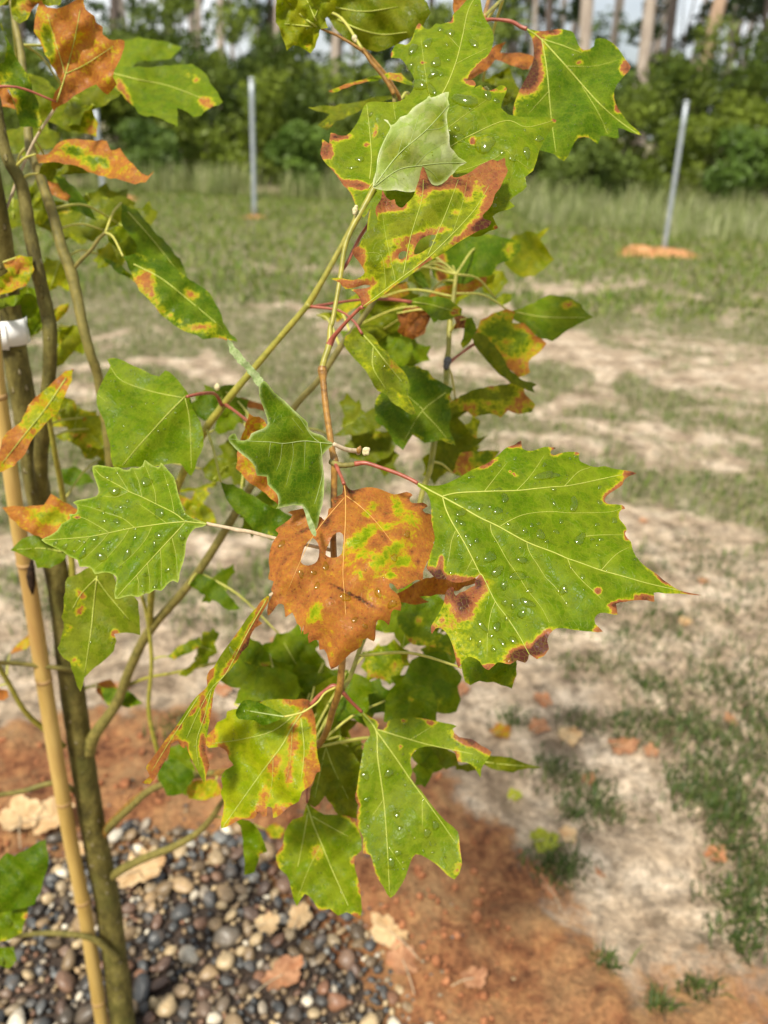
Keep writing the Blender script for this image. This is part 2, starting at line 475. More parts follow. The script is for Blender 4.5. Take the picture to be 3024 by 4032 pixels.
# scatter: relax-free dart throwing, large first
pts = []
def try_place(n, rmin, rmax, tries, gap=.80):
    for _ in range(tries):
        if n <= 0: break
        a = rng.random()*2*np.pi; q = math.sqrt(rng.random())
        R0 = float(gravel_radius(a)); rr = q*R0
        x, y = TREE[0]+math.cos(a)*rr, TREE[1]+math.sin(a)*rr
        if y < .42 or math.hypot(x-TREE[0], y-TREE[1]) < .03: continue
        r = rmin+(rmax-rmin)*rng.random()**2
        if pts:
            A = np.array(pts)
            if np.any(np.hypot(A[:, 0]-x, A[:, 1]-y) < (A[:, 2]+r)*gap): continue
        pts.append((x, y, r)); n -= 1
try_place(110, .0160, .0225, 6000, .74)
try_place(420, .0115, .0160, 16000, .74)
try_place(1300, .0060, .0110, 30000, .74)
pts = np.array(pts)
vis = []
for i, (x, y, r) in enumerate(pts):
    d = np.array((x, y, 0))-CPOS; c = CROT.T@d
    u, v = 1512+c[0]/-c[2]*FP, 2016-c[1]/-c[2]*FP
    if -60 < u < 3080 and v < 4100: vis.append((r, i))
vis.sort(reverse=True)
chosen = set(i for _, i in vis[:300])
allV, allF, allC = [], [], []; off = 0
small = [blob_mesh(300+k, 1, .6, .28) for k in range(6)]
for i, (x, y, r) in enumerate(pts):
    rz = rng.random()*6.28; tilt = Euler((rng.normal()*.35, rng.normal()*.35, rz))
    z = -.012+r*.36+rng.random()*.006
    if i in chosen:
        o = bpy.data.objects.new('pebble', pm[int(rng.integers(9))]); link(o, bed)
        o.location = (x-TREE[0], y-TREE[1], z); o.rotation_euler = tilt
        s = r*(.92+.2*rng.random()); o.scale = (s*1.12, s*1.05, s)
    else:
        V, Fc = small[int(rng.integers(6))]
        Rm = np.array(tilt.to_matrix())
        allV.append((V*r*1.1)@Rm.T+np.array((x, y, z))); allF.append(Fc+off); off += len(V)
        allC.append(np.full((len(V), 3), rng.random()))
# crumbs of gravel between the stones and spilled past the rim
for k in range(1100):
    a = rng.random()*6.2832; R0 = float(gravel_radius(a)); q = math.sqrt(rng.random())*1.0 if k < 850 else 1+abs(rng.normal())*.14
    x, y = TREE[0]+math.cos(a)*R0*q, TREE[1]+math.sin(a)*R0*q
    if y < .42: continue
    r = .0028+.0035*rng.random(); V, Fc = small[int(rng.integers(6))]
    zz = -.008 if q < 1 else float(terrain_z(np.array(x), np.array(y)))
    allV.append(V*r*np.array((1, 1, .8))+np.array((x, y, zz+r*.4))); allF.append(Fc+off); off += len(V)
    allC.append(np.full((len(V), 3), rng.random()))
gv = mesh_obj('gravel', np.concatenate(allV), np.concatenate(allF), M_PEB_S, parent=bed, origin=TREE)
gv['kind'] = 'stuff'
add_color(gv.data, 'tint', np.concatenate(allC))

# clods of red clay thrown up round the bed
V0 = [blob_mesh(500+k, 1, .75, .55) for k in range(5)]
cv, cf, off = [], [], 0
for k in range(1700):
    a = rng.random()*6.2832; r0 = .50+abs(rng.normal())*.16
    x, y = TREE[0]+math.cos(a)*r0, TREE[1]+math.sin(a)*r0
    if y < .5 or float(clay_mask(np.array(x), np.array(y))) < .4: continue
    s = .003+.012*rng.random()**4; V, Fc = V0[k % 5]
    zz = float(terrain_z(np.array(x), np.array(y)))
    Rm = np.array(Euler((rng.random()*6, rng.random()*6, rng.random()*6)).to_matrix())
    cv.append((V*s)@Rm.T+np.array((x, y, zz+s*.3))); cf.append(Fc+off); off += len(V)
M_CLAY = mat_simple('red_clay', (.17, .06, .024), (.42, .18, .08), 60, .85, .2, .8, .006, (.30, .12, .05))
clods = mesh_obj('clay_clods', np.concatenate(cv), np.concatenate(cf), M_CLAY, origin=TREE, smooth=False)
set_props(clods, 'crumbled lumps of orange red clay heaped around the gravel bed', 'clay clods', kind='stuff')

# ---- grass
def blades(px, py, h, lean, w, col, bend=.5):
    n = len(px); a = rng.random(n)*6.2832
    pz = terrain_z(px, py)
    base = np.stack([px, py, pz-.005], -1)
    side = np.stack([np.cos(a), np.sin(a), np.zeros(n)], -1)
    out = np.stack([-np.sin(a), np.cos(a), np.zeros(n)], -1)*lean[:, None]
    up = np.array((0, 0, 1.0))
    hh = h[:, None]; ww = w[:, None]
    p0 = base-side*ww; p1 = base+side*ww
    m = base+up*hh*.58+out*hh*.25
    p2 = m-side*ww*.75; p3 = m+side*ww*.75
    p4 = base+up*hh*(1-.25*np.minimum(lean, 1.5)[:, None])+out*hh*(.25+bend)
    V = np.stack([p0, p1, p2, p3, p4], 1).reshape(-1, 3)
    b = (np.arange(n)*5)[:, None]
    Fq = np.concatenate([b+np.array([[0, 1, 3]]), b+np.array([[0, 3, 2]]), b+np.array([[2, 3, 4]])], 0)
    C = np.repeat(col, 5, 0)
    return V, Fq, C
GV, GF, GC = [], [], []; goff = 0
def add_blades(px, py, h0, h1, w, lean=.8, cols=((.055, .11, .012), (.115, .18, .022), (.21, .225, .06))):
    global goff
    n = len(px)
    if n == 0: return
    k = rng.random((n, 1)); c = np.array(cols)
    col = np.where(k < .5, c[0]+(c[1]-c[0])*k*2, c[1]+(c[2]-c[1])*(k*2-1))*(.75+.5*rng.random((n, 1)))
    V, Fq, C = blades(np.asarray(px), np.asarray(py), h0+(h1-h0)*rng.random(n)**1.5, lean*(.3+rng.random(n)), np.full(n, w)*(.6+.8*rng.random(n)), col)
    GV.append(V); GF.append(Fq+goff); GC.append(C); goff += len(V)
def view_scatter(n, y0, y1, power=1.0):
    y = y0+(y1-y0)*rng.random(n)**power
    x = (rng.random(n)*2-1)*(y*.66+.35)
    return x, y
x, y = view_scatter(120000, 1.25, 8.0, 1.25); k = rng.random(len(x)) < grass_mask(x, y)**1.2*.85*(.35+.65*sstep(1.6, 3.5, y)); add_blades(x[k], y[k], .015, .07, .0028)
x, y = view_scatter(120000, 6.5, 17.5, .8); k = rng.random(len(x)) < grass_mask(x, y)*.6; add_blades(x[k], y[k], .03, .12, .008, cols=((.065, .13, .008), (.14, .215, .018), (.23, .255, .045)))
# low dark weed tufts near the sapling and along the right of the view
tufts = [(1380,1590,9),(1410,1560,7),(1345,1570,7),(1190,1660,6),(1240,1690,7),(1280,1730,8),(1310,1760,7),(1500,1600,9),(1540,1650,9),(1570,1690,8),(1600,1740,8),(1500,1740,8),(1560,1780,8),(1220,1880,7),(1190,1870,7),(1600,1850,9),(1570,1930,8),(1620,1990,9),(1590,2040,8),(1500,2140,5),(1420,2170,4),(1430,1500,8),(1530,1460,10),(1620,1420,10),(1600,1500,10),(1460,1370,9),(1560,1330,9),(1350,1380,8),(1300,1300,9),(1440,1220,10),(1520,1180,10),(1250,1440,8),(1160,1180,10),(640,1290,8),(480,1260,9),(610,1610,6),(385,1590,7),(1640,1590,9),(1250,1570,6),(1470,1690,7),(1380,1480,7),(1640,1870,8),(1310,2090,4),(1110,1560,6),(1230,1760,5),(1560,1480,10),(1630,1540,10),(1480,1560,8),(1590,1600,9),(1530,1580,8),(1640,1660,9),(1520,1700,9),(1550,1730,9),(1600,1790,9),(1640,1940,9),(1180,1360,7),(1420,1330,8),(1240,1320,8),(1340,1440,7),(1560,1230,10),(1640,1280,10),(1180,1240,8),(1300,1210,9),(700,1330,6),(560,1330,7),(420,1340,8),(100,1330,9),(60,1420,9)]
for (fx, fy, r) in tufts:
    c = on_ground(fx, fy); rr = r*.0050*(c[1]/1.4)
    n = int(150*(r/8))
    px, py = c[0]+rng.normal(size=n)*rr, c[1]+rng.normal(size=n)*rr*.8
    add_blades(px, py, .012, .05, .0019, 1.1, ((.030, .058, .010), (.065, .105, .018), (.12, .15, .035)))
    n2 = n//2   # dry brown litter in each tuft
    add_blades(c[0]+rng.normal(size=n2)*rr*1.4, c[1]+rng.normal(size=n2)*rr*1.2, .006, .022, .002, 1.6, ((.10, .07, .035), (.17, .12, .07), (.24, .18, .11)))
# scattered dead stems lying over the sand
x, y = view_scatter(9000, 1.2, 5.0, 1.1); k = clay_mask(x, y) < .5+.5*rng.random(len(x)); add_blades(x[k], y[k], .008, .035, .0013, 2.2, ((.14, .10, .06), (.25, .19, .12), (.42, .33, .22)))
# taller pale seeding grass before the thicket
x = (rng.random(26000)*2-1)*13; y = 16.3+rng.random(26000)*2.6; k = fbm(x*.7, y*.5) > .40; add_blades(x[k], y[k], .15, .75, .009, .5, ((.13, .19, .04), (.24, .28, .09), (.40, .39, .20)))
x = 2.2+rng.random(16000)*9; y = 12.2+rng.random(16000)*5; k = fbm(x*.8+4, y*.8) > .45; add_blades(x[k], y[k], .12, .55, .006, .5, ((.13, .19, .04), (.26, .30, .10), (.46, .46, .27)))
grass = mesh_obj('grass', np.concatenate(GV), np.concatenate(GF), mat_vcol('grass_blade', .5, .3, .3), origin=(0, 5, 0), smooth=False)
add_color(grass.data, 'tint', np.concatenate(GC))
set_props(grass, 'patchy thin grass and low weeds growing over the sandy field', 'grass', kind='stuff')

# ---- thicket and woods
M_FOL = mat_vcol('foliage', .5, .3, .35)
def leaf_cloud(centres, radii, n, size, cols, seed=0, flat=.8):
    """n leaf-sized quads spread through lumpy clumps"""
    r = np.random.default_rng(seed)
    centres = np.asarray(centres, float); radii = np.asarray(radii, float)
    w = radii**2; k = r.choice(len(centres), n, p=w/w.sum())
    d = r.normal(size=(n, 3)); d /= np.linalg.norm(d, axis=1)[:, None]
    rr = r.random(n)**.45
    p = centres[k]+d*(radii[k]*rr)[:, None]*np.array((1, 1, flat))
    a = r.normal(size=(n, 3)); a /= np.linalg.norm(a, axis=1)[:, None]
    b = np.cross(a, r.normal(size=(n, 3))); b /= np.linalg.norm(b, axis=1)[:, None]
    s = size*(.5+r.random(n))[:, None]
    V = np.stack([p-a*s, p-b*s*.45, p+a*s, p+b*s*.45], 1).reshape(-1, 3)
    Fq = np.arange(n*4).reshape(n, 4)
    kc = r.random((len(centres), 1)); c = np.array(cols)
    cc = (c[0]+(c[1]-c[0])*kc)[k]*(.65+.7*r.random((n, 1)))
    return V, Fq, np.repeat(cc, 4, 0)

def thicket_mass():
    Vs, Fs, Cs = [], [], []; o = 0
    r = np.random.default_rng(21)
    cen, rad = [], []
    for i in range(430):
        x = -15+r.random()*30; y = 18.6+r.random()*3.6
        top = 1.9+.50*(y-18.4)+.45*math.sin(x*.9)+.3*math.sin(x*2.3+1)
        z = r.random()*max(.5, top); rr = .28+.42*r.random()
        cen.append((x, y+.4, z)); rad.append(rr)
    V, Fq, C = leaf_cloud(cen, rad, 86000, .075, ((.060, .098, .012), (.21, .27, .030)), 5)
    Vs.append(V); Fs.append(Fq); Cs.append(C); o += len(V)
    cen, rad = [], []
    for i in range(190):   # the darker rows behind, rising to the tree line
        x = -20+r.random()*40; y = 22+r.random()*4; cen.append((x, y, .3+r.random()*2.5)); rad.append(.6+.5*r.random())
    V, Fq, C = leaf_cloud(cen, rad, 46000, .11, ((.042, .072, .012), (.13, .18, .026)), 6)
    Vs.append(V); Fs.append(Fq+o); Cs.append(C)
    return np.concatenate(Vs), np.concatenate(Fs), np.concatenate(Cs)
V, Fq, C = thicket_mass()
th_o = mesh_obj('thicket', V, Fq, M_FOL, origin=(0, 20, 0), smooth=False); add_color(th_o.data, 'tint', C)
set_props(th_o, 'dense mass of green undergrowth along the far edge of the field', 'thicket', kind='stuff')

M_WOOD = mat_simple('shrub_stem', (.07, .05, .035), (.16, .12, .085), 20, .8, .2, .5, .01)
def tube_raw(P, Rr, seg=10):
    P = np.asarray(P, float); n = len(P)
    T = np.gradient(P, axis=0); T /= np.linalg.norm(T, axis=1)[:, None]+1e-12
    ref = np.array((0., 0, 1)) if abs(T[0, 2]) < .9 else np.array((1., 0, 0))
    N = np.cross(T[0], ref); N /= np.linalg.norm(N)
    V = []
    an = np.linspace(0, 2*np.pi, seg, endpoint=False)
    for i in range(n):
        N = N-T[i]*(N@T[i]); N /= np.linalg.norm(N); B = np.cross(T[i], N)
        V.append(P[i]+Rr[i]*(np.cos(an)[:, None]*N+np.sin(an)[:, None]*B))
    V = np.concatenate(V+[P[:1], P[-1:]])
    F = []
    for i in range(n-1):
        for j in range(seg):
            k = (j+1) % seg
            F.append((i*seg+j, i*seg+k, (i+1)*seg+k, (i+1)*seg+j))
    c0, c1 = n*seg, n*seg+1
    for j in range(seg):
        k = (j+1) % seg
        F.append((c0, k, j)); F.append((c1, (n-1)*seg+j, (n-1)*seg+k))
    return V, F
def catmull(P, sub=6):
    P = np.asarray(P, float)
    if len(P) < 3: 
        t = np.linspace(0, 1, sub+1)[:, None]; return P[0]*(1-t)+P[-1]*t
    Q = np.concatenate([2*P[:1]-P[1:2], P, 2*P[-1:]-P[-2:-1]])
    out = []
    for i in range(1, len(Q)-2):
        for k in range(sub):
            t = k/sub; a, b, c, d = Q[i-1], Q[i], Q[i+1], Q[i+2]
            out.append(.5*((2*b)+(-a+c)*t+(2*a-5*b+4*c-d)*t*t+(-a+3*b-3*c+d)*t**3))
    out.append(P[-1]); return np.array(out)

def shrub(fx, fy, dist, w, h, cols, label, seed, size=.07, n=5200):
    c = on_ground(fx, fy); c = c*(dist/c[1]); c[2] = 0
    root = empty('shrub', c)
    set_props(root, label, 'shrub', 'shrubs standing out from the thicket')
    r = np.random.default_rng(seed)
    cen = [(c[0]+r.normal()*w*.33, c[1]+r.normal()*w*.25, .2+r.random()*h*.8) for _ in range(16)]
    V, Fq, C = leaf_cloud(cen, .22+.22*r.random(16)*w, n, size, cols, seed)
    f = mesh_obj('foliage', V, Fq, M_FOL, root, smooth=False); add_color(f.data, 'tint', C)
    for k in range(3):
        q = cen[k]; P = catmull([c, (c+np.array(q))/2+np.array((.1, 0, 0)), q], 4)
        vv, ff = tube_raw(P, np.linspace(.025, .008, len(P)), 6)
        mesh_obj('stem', vv, ff, M_WOOD, root)
shrub(1610, 470, 17.6, 1.2, 1.5, ((.07, .13, .018), (.17, .26, .04)), 'rounded bright green shrub at the right end of the thicket', 31)
shrub(1240, 450, 18.0, 1.1, 1.0, ((.075, .12, .02), (.17, .23, .045)), 'low light green shrub left of the right hand marker post', 32)
shrub(640, 395, 17.6, 1.0, 1.4, ((.07, .13, .018), (.16, .25, .04)), 'light green leafy shrub right of the middle marker post', 33)
shrub(330, 390, 18.2, 1.3, 1.2, ((.06, .11, .018), (.13, .20, .035)), 'green shrub between the left and the middle marker posts', 34)

# pines: trunk, crown of needle tufts far above
def mat_pine(name, a, b):
    return mat_simple(name, a, b, 7, .85, .2, .9, .03, stretch=(1, 1, .28))
M_PINE_P = mat_pine('pale_pine_bark', (.30, .24, .19), (.52, .44, .36))
M_PINE_T = mat_pine('tan_pine_bark', (.30, .20, .13), (.55, .39, .27))
M_PINE_D = mat_pine('dark_pine_bark', (.075, .058, .048), (.17, .135, .115))
needle_proto = None
def pine(fx0, fx1, wpx, dist, mat, label, seed):
    """fx0: where its trunk leaves the top of the view, fx1: where it meets the thicket (y about 150)"""
    r = np.random.default_rng(seed)
    d0 = CROT@np.array([(fx0*1.8228-1512)/FP, 2016/FP, -1]); d1 = CROT@np.array([(fx1*1.8228-1512)/FP, -(150*1.8228-2016)/FP, -1])
    A = CPOS+d0*(dist/d0[1]); B = CPOS+d1*(dist/d1[1])
    sl = (A-B)/(A[2]-B[2]); base = B-sl*B[2]; base[2] = 0; H = 17+r.random()*4
    R0 = wpx/1659*dist/2*.80
    root = empty('pine_tree', base)
    set_props(root, label, 'tree', 'pines behind the thicket')
    zz = np.linspace(-.1, H, 26)
    P = base+sl*zz[:, None]*np.clip(1-.012*zz, .7, 1)[:, None]; P[:, 2] = zz
    P[:, 0] += .05*np.sin(zz*.6+seed); 
    rr = R0*(1.12-.55*(zz/H))*(1+.35*np.exp(-zz/.5))
    vv, ff = tube_raw(P, rr, 14)
    vv[:, 0] += (fbm(vv[:, 2]*3+seed, vv[:, 0]*6)-.5)*R0*.25; vv[:, 1] += (fbm(vv[:, 2]*3, vv[:, 1]*6+seed)-.5)*R0*.25
    mesh_obj('trunk', vv, ff, mat, root, origin=base)
    cen, rad, limbs = [], [], []
    for k in range(11):
        z = H*(.62+.37*k/10); a = r.random()*6.28; L = (2.6-1.6*k/10)*(.6+.5*r.random())
        s = P[np.argmin(abs(zz-z))]; e = s+np.array((math.cos(a)*L, math.sin(a)*L, .35+.4*r.random()))
        limbs.append((s, e)); cen += [tuple(s+(e-s)*f) for f in (.6, 1.0)]; rad += [.5, .6]
    V, Fq, C = leaf_cloud(cen, rad, 1500, .17, ((.028, .055, .014), (.06, .10, .025)), seed)
    cr_o = mesh_obj('crown', V, Fq, M_FOL, root, smooth=False); add_color(cr_o.data, 'tint', C)
    for s, e in limbs:
        v2, f2 = tube_raw(np.array([s, (s+e)/2+np.array((0, 0, .1)), e]), [.05, .035, .015], 5); mesh_obj('limb', v2, f2, mat, root)
PINES = [
 (250, 252, 20, 27, M_PINE_D, 'dark thick pine trunk behind the brown leaf at upper left'),
 (284, 285, 11, 33, M_PINE_D, 'thin dark pine trunk just right of the thick dark one at upper left'),
 (427, 428, 12, 30, M_PINE_P, 'slim pale pine trunk, left of the pair above the middle marker post'),
 (477, 474, 17, 27, M_PINE_P, 'pale grey pine trunk, right of the pair left of the middle marker post'),
 (586, 588, 14, 31, M_PINE_D, 'dark pine trunk hugging the left side of a pale one, top centre left'),
 (606, 602, 17, 26, M_PINE_P, 'pale pine trunk beside a dark one, left of the hanging top leaf'),
 (733, 728, 19, 27, M_PINE_P, 'pale pine trunk seen between the two top hanging leaves'),
 (1152, 1150, 11, 32, M_PINE_P, 'thin pale trunk left of the dark pine at the top right leaf'),
 (1182, 1178, 17, 28, M_PINE_D, 'dark brown pine trunk above the stalk of the top right leaf'),
 (1266, 1254, 29, 26, M_PINE_P, 'broad grey pine trunk rising behind the top right leaf'),
 (1408, 1386, 27, 25, M_PINE_P, 'pale leaning pine trunk just right of the top right leaf tip'),
 (1458, 1440, 20, 28, M_PINE_D, 'grey brown leaning pine trunk between two pale ones at right'),
 (1560, 1523, 30, 24, M_PINE_T, 'tan leaning pine trunk above the right hand marker post'),
 (1652, 1640, 12, 30, M_PINE_D, 'thin dark trunk at the right border of the view'),
 (40, 52, 14, 30, M_PINE_D, 'dark trunk glimpsed behind the stems at the left border'),
 (930, 930, 15, 32, M_PINE_D, 'dark pine trunk behind the upper tip of the big top leaf'),
]
for i, p in enumerate(PINES): pine(*p, 60+i)

# understory trees with leafy crowns that fill the gaps between the pines
def understory(fx, dist, h, spread, label, seed, n=1700, dark=False, size=.11):
    r = np.random.default_rng(seed)
    d = CROT@np.array([(fx*1.8228-1512)/FP, -(100*1.8228-2016)/FP, -1]); c = d*(dist/d[1]); base = np.array((c[0], dist, 0))
    root = empty('understory_tree', base); set_props(root, label, 'tree', 'young broadleaf trees among the pines')
    P = catmull([base, base+np.array((r.normal()*.15, 0, h*.4)), base+np.array((r.normal()*.3, 0, h))], 5)
    vv, ff = tube_raw(P, np.linspace(.07, .02, len(P)), 7); mesh_obj('trunk', vv, ff, M_WOOD, root, origin=base)
    cen, rad = [], []
    for k in range(22):
        z = h*(.35+.65*r.random()); a = r.random()*6.28; q = spread*(.3+.8*r.random())
        cen.append((base[0]+math.cos(a)*q, base[1]+math.sin(a)*q, z)); rad.append(.20+.36*r.random())
    for k in range(6):
        e = np.array(cen[k]); s = base+np.array((0, 0, e[2]*.6)); v2, f2 = tube_raw(np.array([s, (s+e)/2, e]), [.03, .02, .008], 5); mesh_obj('limb', v2, f2, M_WOOD, root)
    cols = ((.028, .052, .016), (.075, .115, .03)) if dark else ((.05, .085, .018), (.12, .18, .035))
    V, Fq, C = leaf_cloud(cen, rad, n, size, cols, seed); o = mesh_obj('crown', V, Fq, M_FOL, root, smooth=False); add_color(o.data, 'tint', C)
UND = [(30, 25, 5.2, 1.2, 'dark leafy young tree behind the stems at upper left', 1), (150, 27, 5.0, 1.3, 'leafy young tree behind the brown top left leaf', 1),
       (340, 26, 4.8, 1.4, 'dark young tree left of the slim pale pine', 1), (385, 29, 5.6, 1.2, 'taller dark young tree against the pale gap at upper left', 1),
       (540, 26, 4.3, 1.3, 'young tree left of the pale pine pair near top centre', 1), (670, 28, 4.2, 1.2, 'young tree under the left hanging top leaf', 0),
       (880, 27, 4.4, 1.3, 'young tree under the olive top leaf', 1), (1110, 28, 5.2, 1.0, 'young tree left of the dark pine above the top right leaf', 1),
       (1215, 27, 4.9, 1.0, 'young tree between the dark pine and the broad grey one', 1), (1345, 28, 3.6, 1.0, 'low young tree left of the pale leaning pine', 0),
       (1480, 26, 5.4, 1.1, 'dark leafy young tree between the leaning pines', 1), (1605, 25, 5.6, 1.2, 'dense dark young tree right of the tan leaning pine', 1), (1650, 27, 6.2, 1.2, 'tall young tree at the right border', 1)]
for i, (fx, dist, h, sp, lab, dk) in enumerate(UND): understory(fx, dist+6, (h-1.4)*(dist+6)/dist+1.4, sp, lab, 90+i, dark=bool(dk))

# far woods seen through the gaps: thin stems and broken foliage
r = np.random.default_rng(77); cen, rad = [], []
for i in range(170):
    x = -48+96*r.random(); y = 46+14*r.random(); cen.append((x, y, 1+13*r.random()**1.4)); rad.append(.6+1.1*r.random())
V, Fq, C = leaf_cloud(cen, rad, 10000, .26, ((.035, .06, .02), (.08, .12, .04)), 8)
Vs, Fs, Cs, o = [V], [tuple(f) for f in Fq], [C], len(V)
for i in range(110):
    x = -46+92*r.random(); y = 40+20*r.random(); R0 = .07+.13*r.random()
    v2, f2 = tube_raw(np.array([(x, y, 0), (x+r.normal()*.2, y, 8), (x+r.normal()*.5, y, 17)]), [R0, R0*.8, R0*.4], 6)
    Vs.append(v2); Fs += [tuple(k+o for k in f) for f in f2]; o += len(v2)
    g = .10+.30*r.random(); Cs.append(np.tile(np.array((g, g*.86, g*.74)), (len(v2), 1)))
fw = mesh_obj('far_woods', np.concatenate(Vs), Fs, M_FOL, origin=(0, 50, 0), smooth=False); add_color(fw.data, 'tint', np.concatenate(Cs))
set_props(fw, 'distant pine woods showing as thin stems and broken foliage against the sky', 'woods', kind='stuff')

# ---- marker posts (galvanised tube, open top) with a spoil heap of orange clay at the foot
M_STEEL = mat_simple('galvanised_steel', (.30, .34, .37), (.44, .48, .51), 18, .45, .5, .15, .002, Metallic=.35)
M_SPOIL = mat_simple('orange_clay', (.36, .15, .055), (.60, .32, .15), 9, .9, .2, .9, .03)
def post(bx, by, tx, ty, wpx, label, heap, hlabel):
    b = on_ground(bx, by); d = CROT@np.array([(tx*1.8228-1512)/FP, -(ty*1.8228-2016)/FP, -1]); t = CPOS+d*(b[1]/d[1])
    R0 = wpx/1659*b[1]/2
    root = empty('marker_post', b); set_props(root, label, 'post', 'steel marker posts in the field')
    P = np.array([b+(t-b)*f for f in np.linspace(-.05, 1, 8)]); vv, ff = tube_raw(P, np.full(8, R0), 14); mesh_obj('tube', vv, ff, M_STEEL, root, origin=b)
    P = np.array([b+(t-b)*f for f in (.985, .99, 1.006, 1.009)]); vv, ff = tube_raw(P, np.array([1.02, 1.16, 1.16, .8])*R0, 14); mesh_obj('cap', vv, ff, M_STEEL, root, origin=t)
    hw, hh, hx = heap
    n = 26; a = np.linspace(0, 6.2832, n, endpoint=False); V = [(b[0]+hx, b[1], hh)]; Fz = []
    for k, f in enumerate((.25, .5, .75, 1.0)):
        for i in range(n):
            w = hw*f*(1+.25*math.sin(a[i]*3+k)+.12*math.sin(a[i]*7)); V.append((b[0]+hx+math.cos(a[i])*w, b[1]+math.sin(a[i])*w*.8, hh*(1-f**1.6)*(1+.8*math.sin(i*2.7+k*2))-(.02 if f == 1 else 0)))
    Fz = [(0, 1+i, 1+(i+1) % n) for i in range(n)]
    for k in range(3):
        for i in range(n): p, q = 1+k*n+i, 1+k*n+(i+1) % n; Fz.append((p, p+n, q+n, q))
    hp = mesh_obj('spoil_heap', np.array(V), Fz, M_SPOIL, origin=b); set_props(hp, hlabel, 'dirt heap', 'clay heaps at the post feet')
post(1433, 548, 1483, 220, 9, 'pale grey steel post standing at right in an orange clay heap', (.60, .055, -.12), 'broad orange clay heap around the foot of the right hand post')
post(550, 470, 543, 170, 9, 'pale grey steel post left of centre before the thicket', (.20, .03, 0), 'small orange clay heap at the foot of the middle post')
post(225, 430, 206, 236, 9.5, 'pale grey steel post at far left seen behind the sapling leaves', (.30, .05, .35), 'tan clay heap at the foot of the leftmost post')
# ------------------------------------------------------------------ the sapling
tree = empty('sycamore_sapling', TREE)
set_props(tree, 'young sycamore sapling with wet lobed leaves turning brown, in a gravel bed', 'tree')

def tube(name, pts, mat, parent, seg=10, sub=6, knots=True, wob=.0):
    """pts: (u, v, depth, radius_px) along the stem"""
    A = np.asarray(pts, float)
    P = unproject(A[:, 0], A[:, 1], A[:, 2]); Rr = A[:, 3]*A[:, 2]/FP
    Q = catmull(np.concatenate([P, Rr[:, None]], 1), sub)
    rr = np.maximum(Q[:, 3], .0003)
    if wob:
        k = np.arange(len(rr)); rr = rr*(1+wob*np.sin(k*1.9+A[0, 0])*np.sin(k*.7))
    V, F = tube_raw(Q[:, :3], rr, seg)
    return mesh_obj(name, V, F, mat, parent, origin=Q[0, :3])

BR = []   # sampled points of all stems, for attaching stalks
def branch(name, pts, mat, seg=10, wob=.05):
    o = tube(name, pts, mat, tree, seg, 8, wob=wob)
    A = np.asarray(pts, float); P = unproject(A[:, 0], A[:, 1], A[:, 2])
    BR.append(catmull(np.concatenate([P, A[:, :2]], 1), 8))
    return o
def srcp(crop, txt, ds, rs):
    p = S(crop, txt); n = len(p)
    ds = np.interp(np.linspace(0, 1, n), np.linspace(0, 1, len(ds)), ds); rs = np.interp(np.linspace(0, 1, n), np.linspace(0, 1, len(rs)), rs)
    return [(a[0], a[1], d, r) for a, d, r in zip(p, ds, rs)]

# trunk: nearly plumb, 2.3 cm thick at chest height, 4 cm at the gravel
tv_ = [(-90, 300, .60, 30), (-40, 650, .66, 34), (2, 900, .70, 38), (20, 1060, .725, 42), (38, 1230, .75, 44), (58, 1380, .765, 46), (106, 1652, .80, 47), (156, 1968, .845, 46), (234, 2311, .90, 45),
       (275, 2648, .97, 46), (318, 2944, 1.04, 47), (374, 3301, 1.12, 47), (431, 3603, 1.19, 47), (482, 4025, 1.285, 48), (500, 4190, 1.33, 52)]
branch('trunk', tv_, M_BARK, 18, .03)
branch('branch', [(-20, 380, .66, 20), (21, 600, .67, 23), (84, 727, .68, 24), (114, 895, .69, 25), (148, 1064, .70, 26), (186, 1233, .715, 27), (197, 1313, .72, 27), (194, 1471, .74, 26), (181, 1607, .76, 27), (160, 1800, .80, 28), (165, 1960, .84, 24)], M_BARK, 14)
branch('branch', [(40, -80, .70, 10), (46, 0, .70, 11), (63, 105, .70, 12), (84, 211, .70, 13), (103, 420, .70, 15), (105, 464, .70, 22), (110, 500, .70, 17), (118, 590, .70, 18), (139, 640, .70, 19), (169, 727, .705, 20), (211, 853, .71, 20), (245, 980, .715, 21),
       (278, 1064, .72, 23), (304, 1170, .725, 21), (325, 1275, .73, 20), (356, 1392, .74, 19), (392, 1512, .76, 19), (434, 1814, .80, 19), (420, 2050, .85, 20), (340, 2350, .91, 20), (290, 2500, .945, 20)], M_TWIG_O, 12)
branch('branch', [(345, 2960, 1.04, 30), (374, 2892, 1.02, 24), (458, 2771, .99, 20), (512, 2633, .95, 19), (590, 2482, .90, 19), (759, 2283, .82, 17), (926, 2023, .76, 16), (1050, 1800, .72, 14), (1153, 1612, .70, 13), (1260, 1490, .69, 12), (1340, 1367, .68, 12), (1450, 1220, .67, 11), (1520, 1090, .66, 9), (1560, 980, .655, 8), (1566, 850, .645, 8), (1558, 600, .62, 8), (1552, 375, .602, 8)], M_TWIG_O, 12)
branch('branch', [(1558, 640, .622, 8), (1640, 500, .615, 7), (1760, 310, .607, 7), (1850, 170, .602, 8), (1908, 68, .60, 9)], M_TWIG_B)
branch('branch', [(590, 2482, .90, 12), (600, 2300, .82, 14), (640, 2100, .76, 14), (699, 1917, .72, 15), (790, 1723, .68, 16), (883, 1591, .66, 15), (1039, 1404, .64, 13), (1203, 1212, .62, 12), (1213, 1200, .62, 14), (1276, 1094, .61, 11), (1385, 893, .60, 10), (1405, 830, .60, 8)], M_TWIG_G, 12)
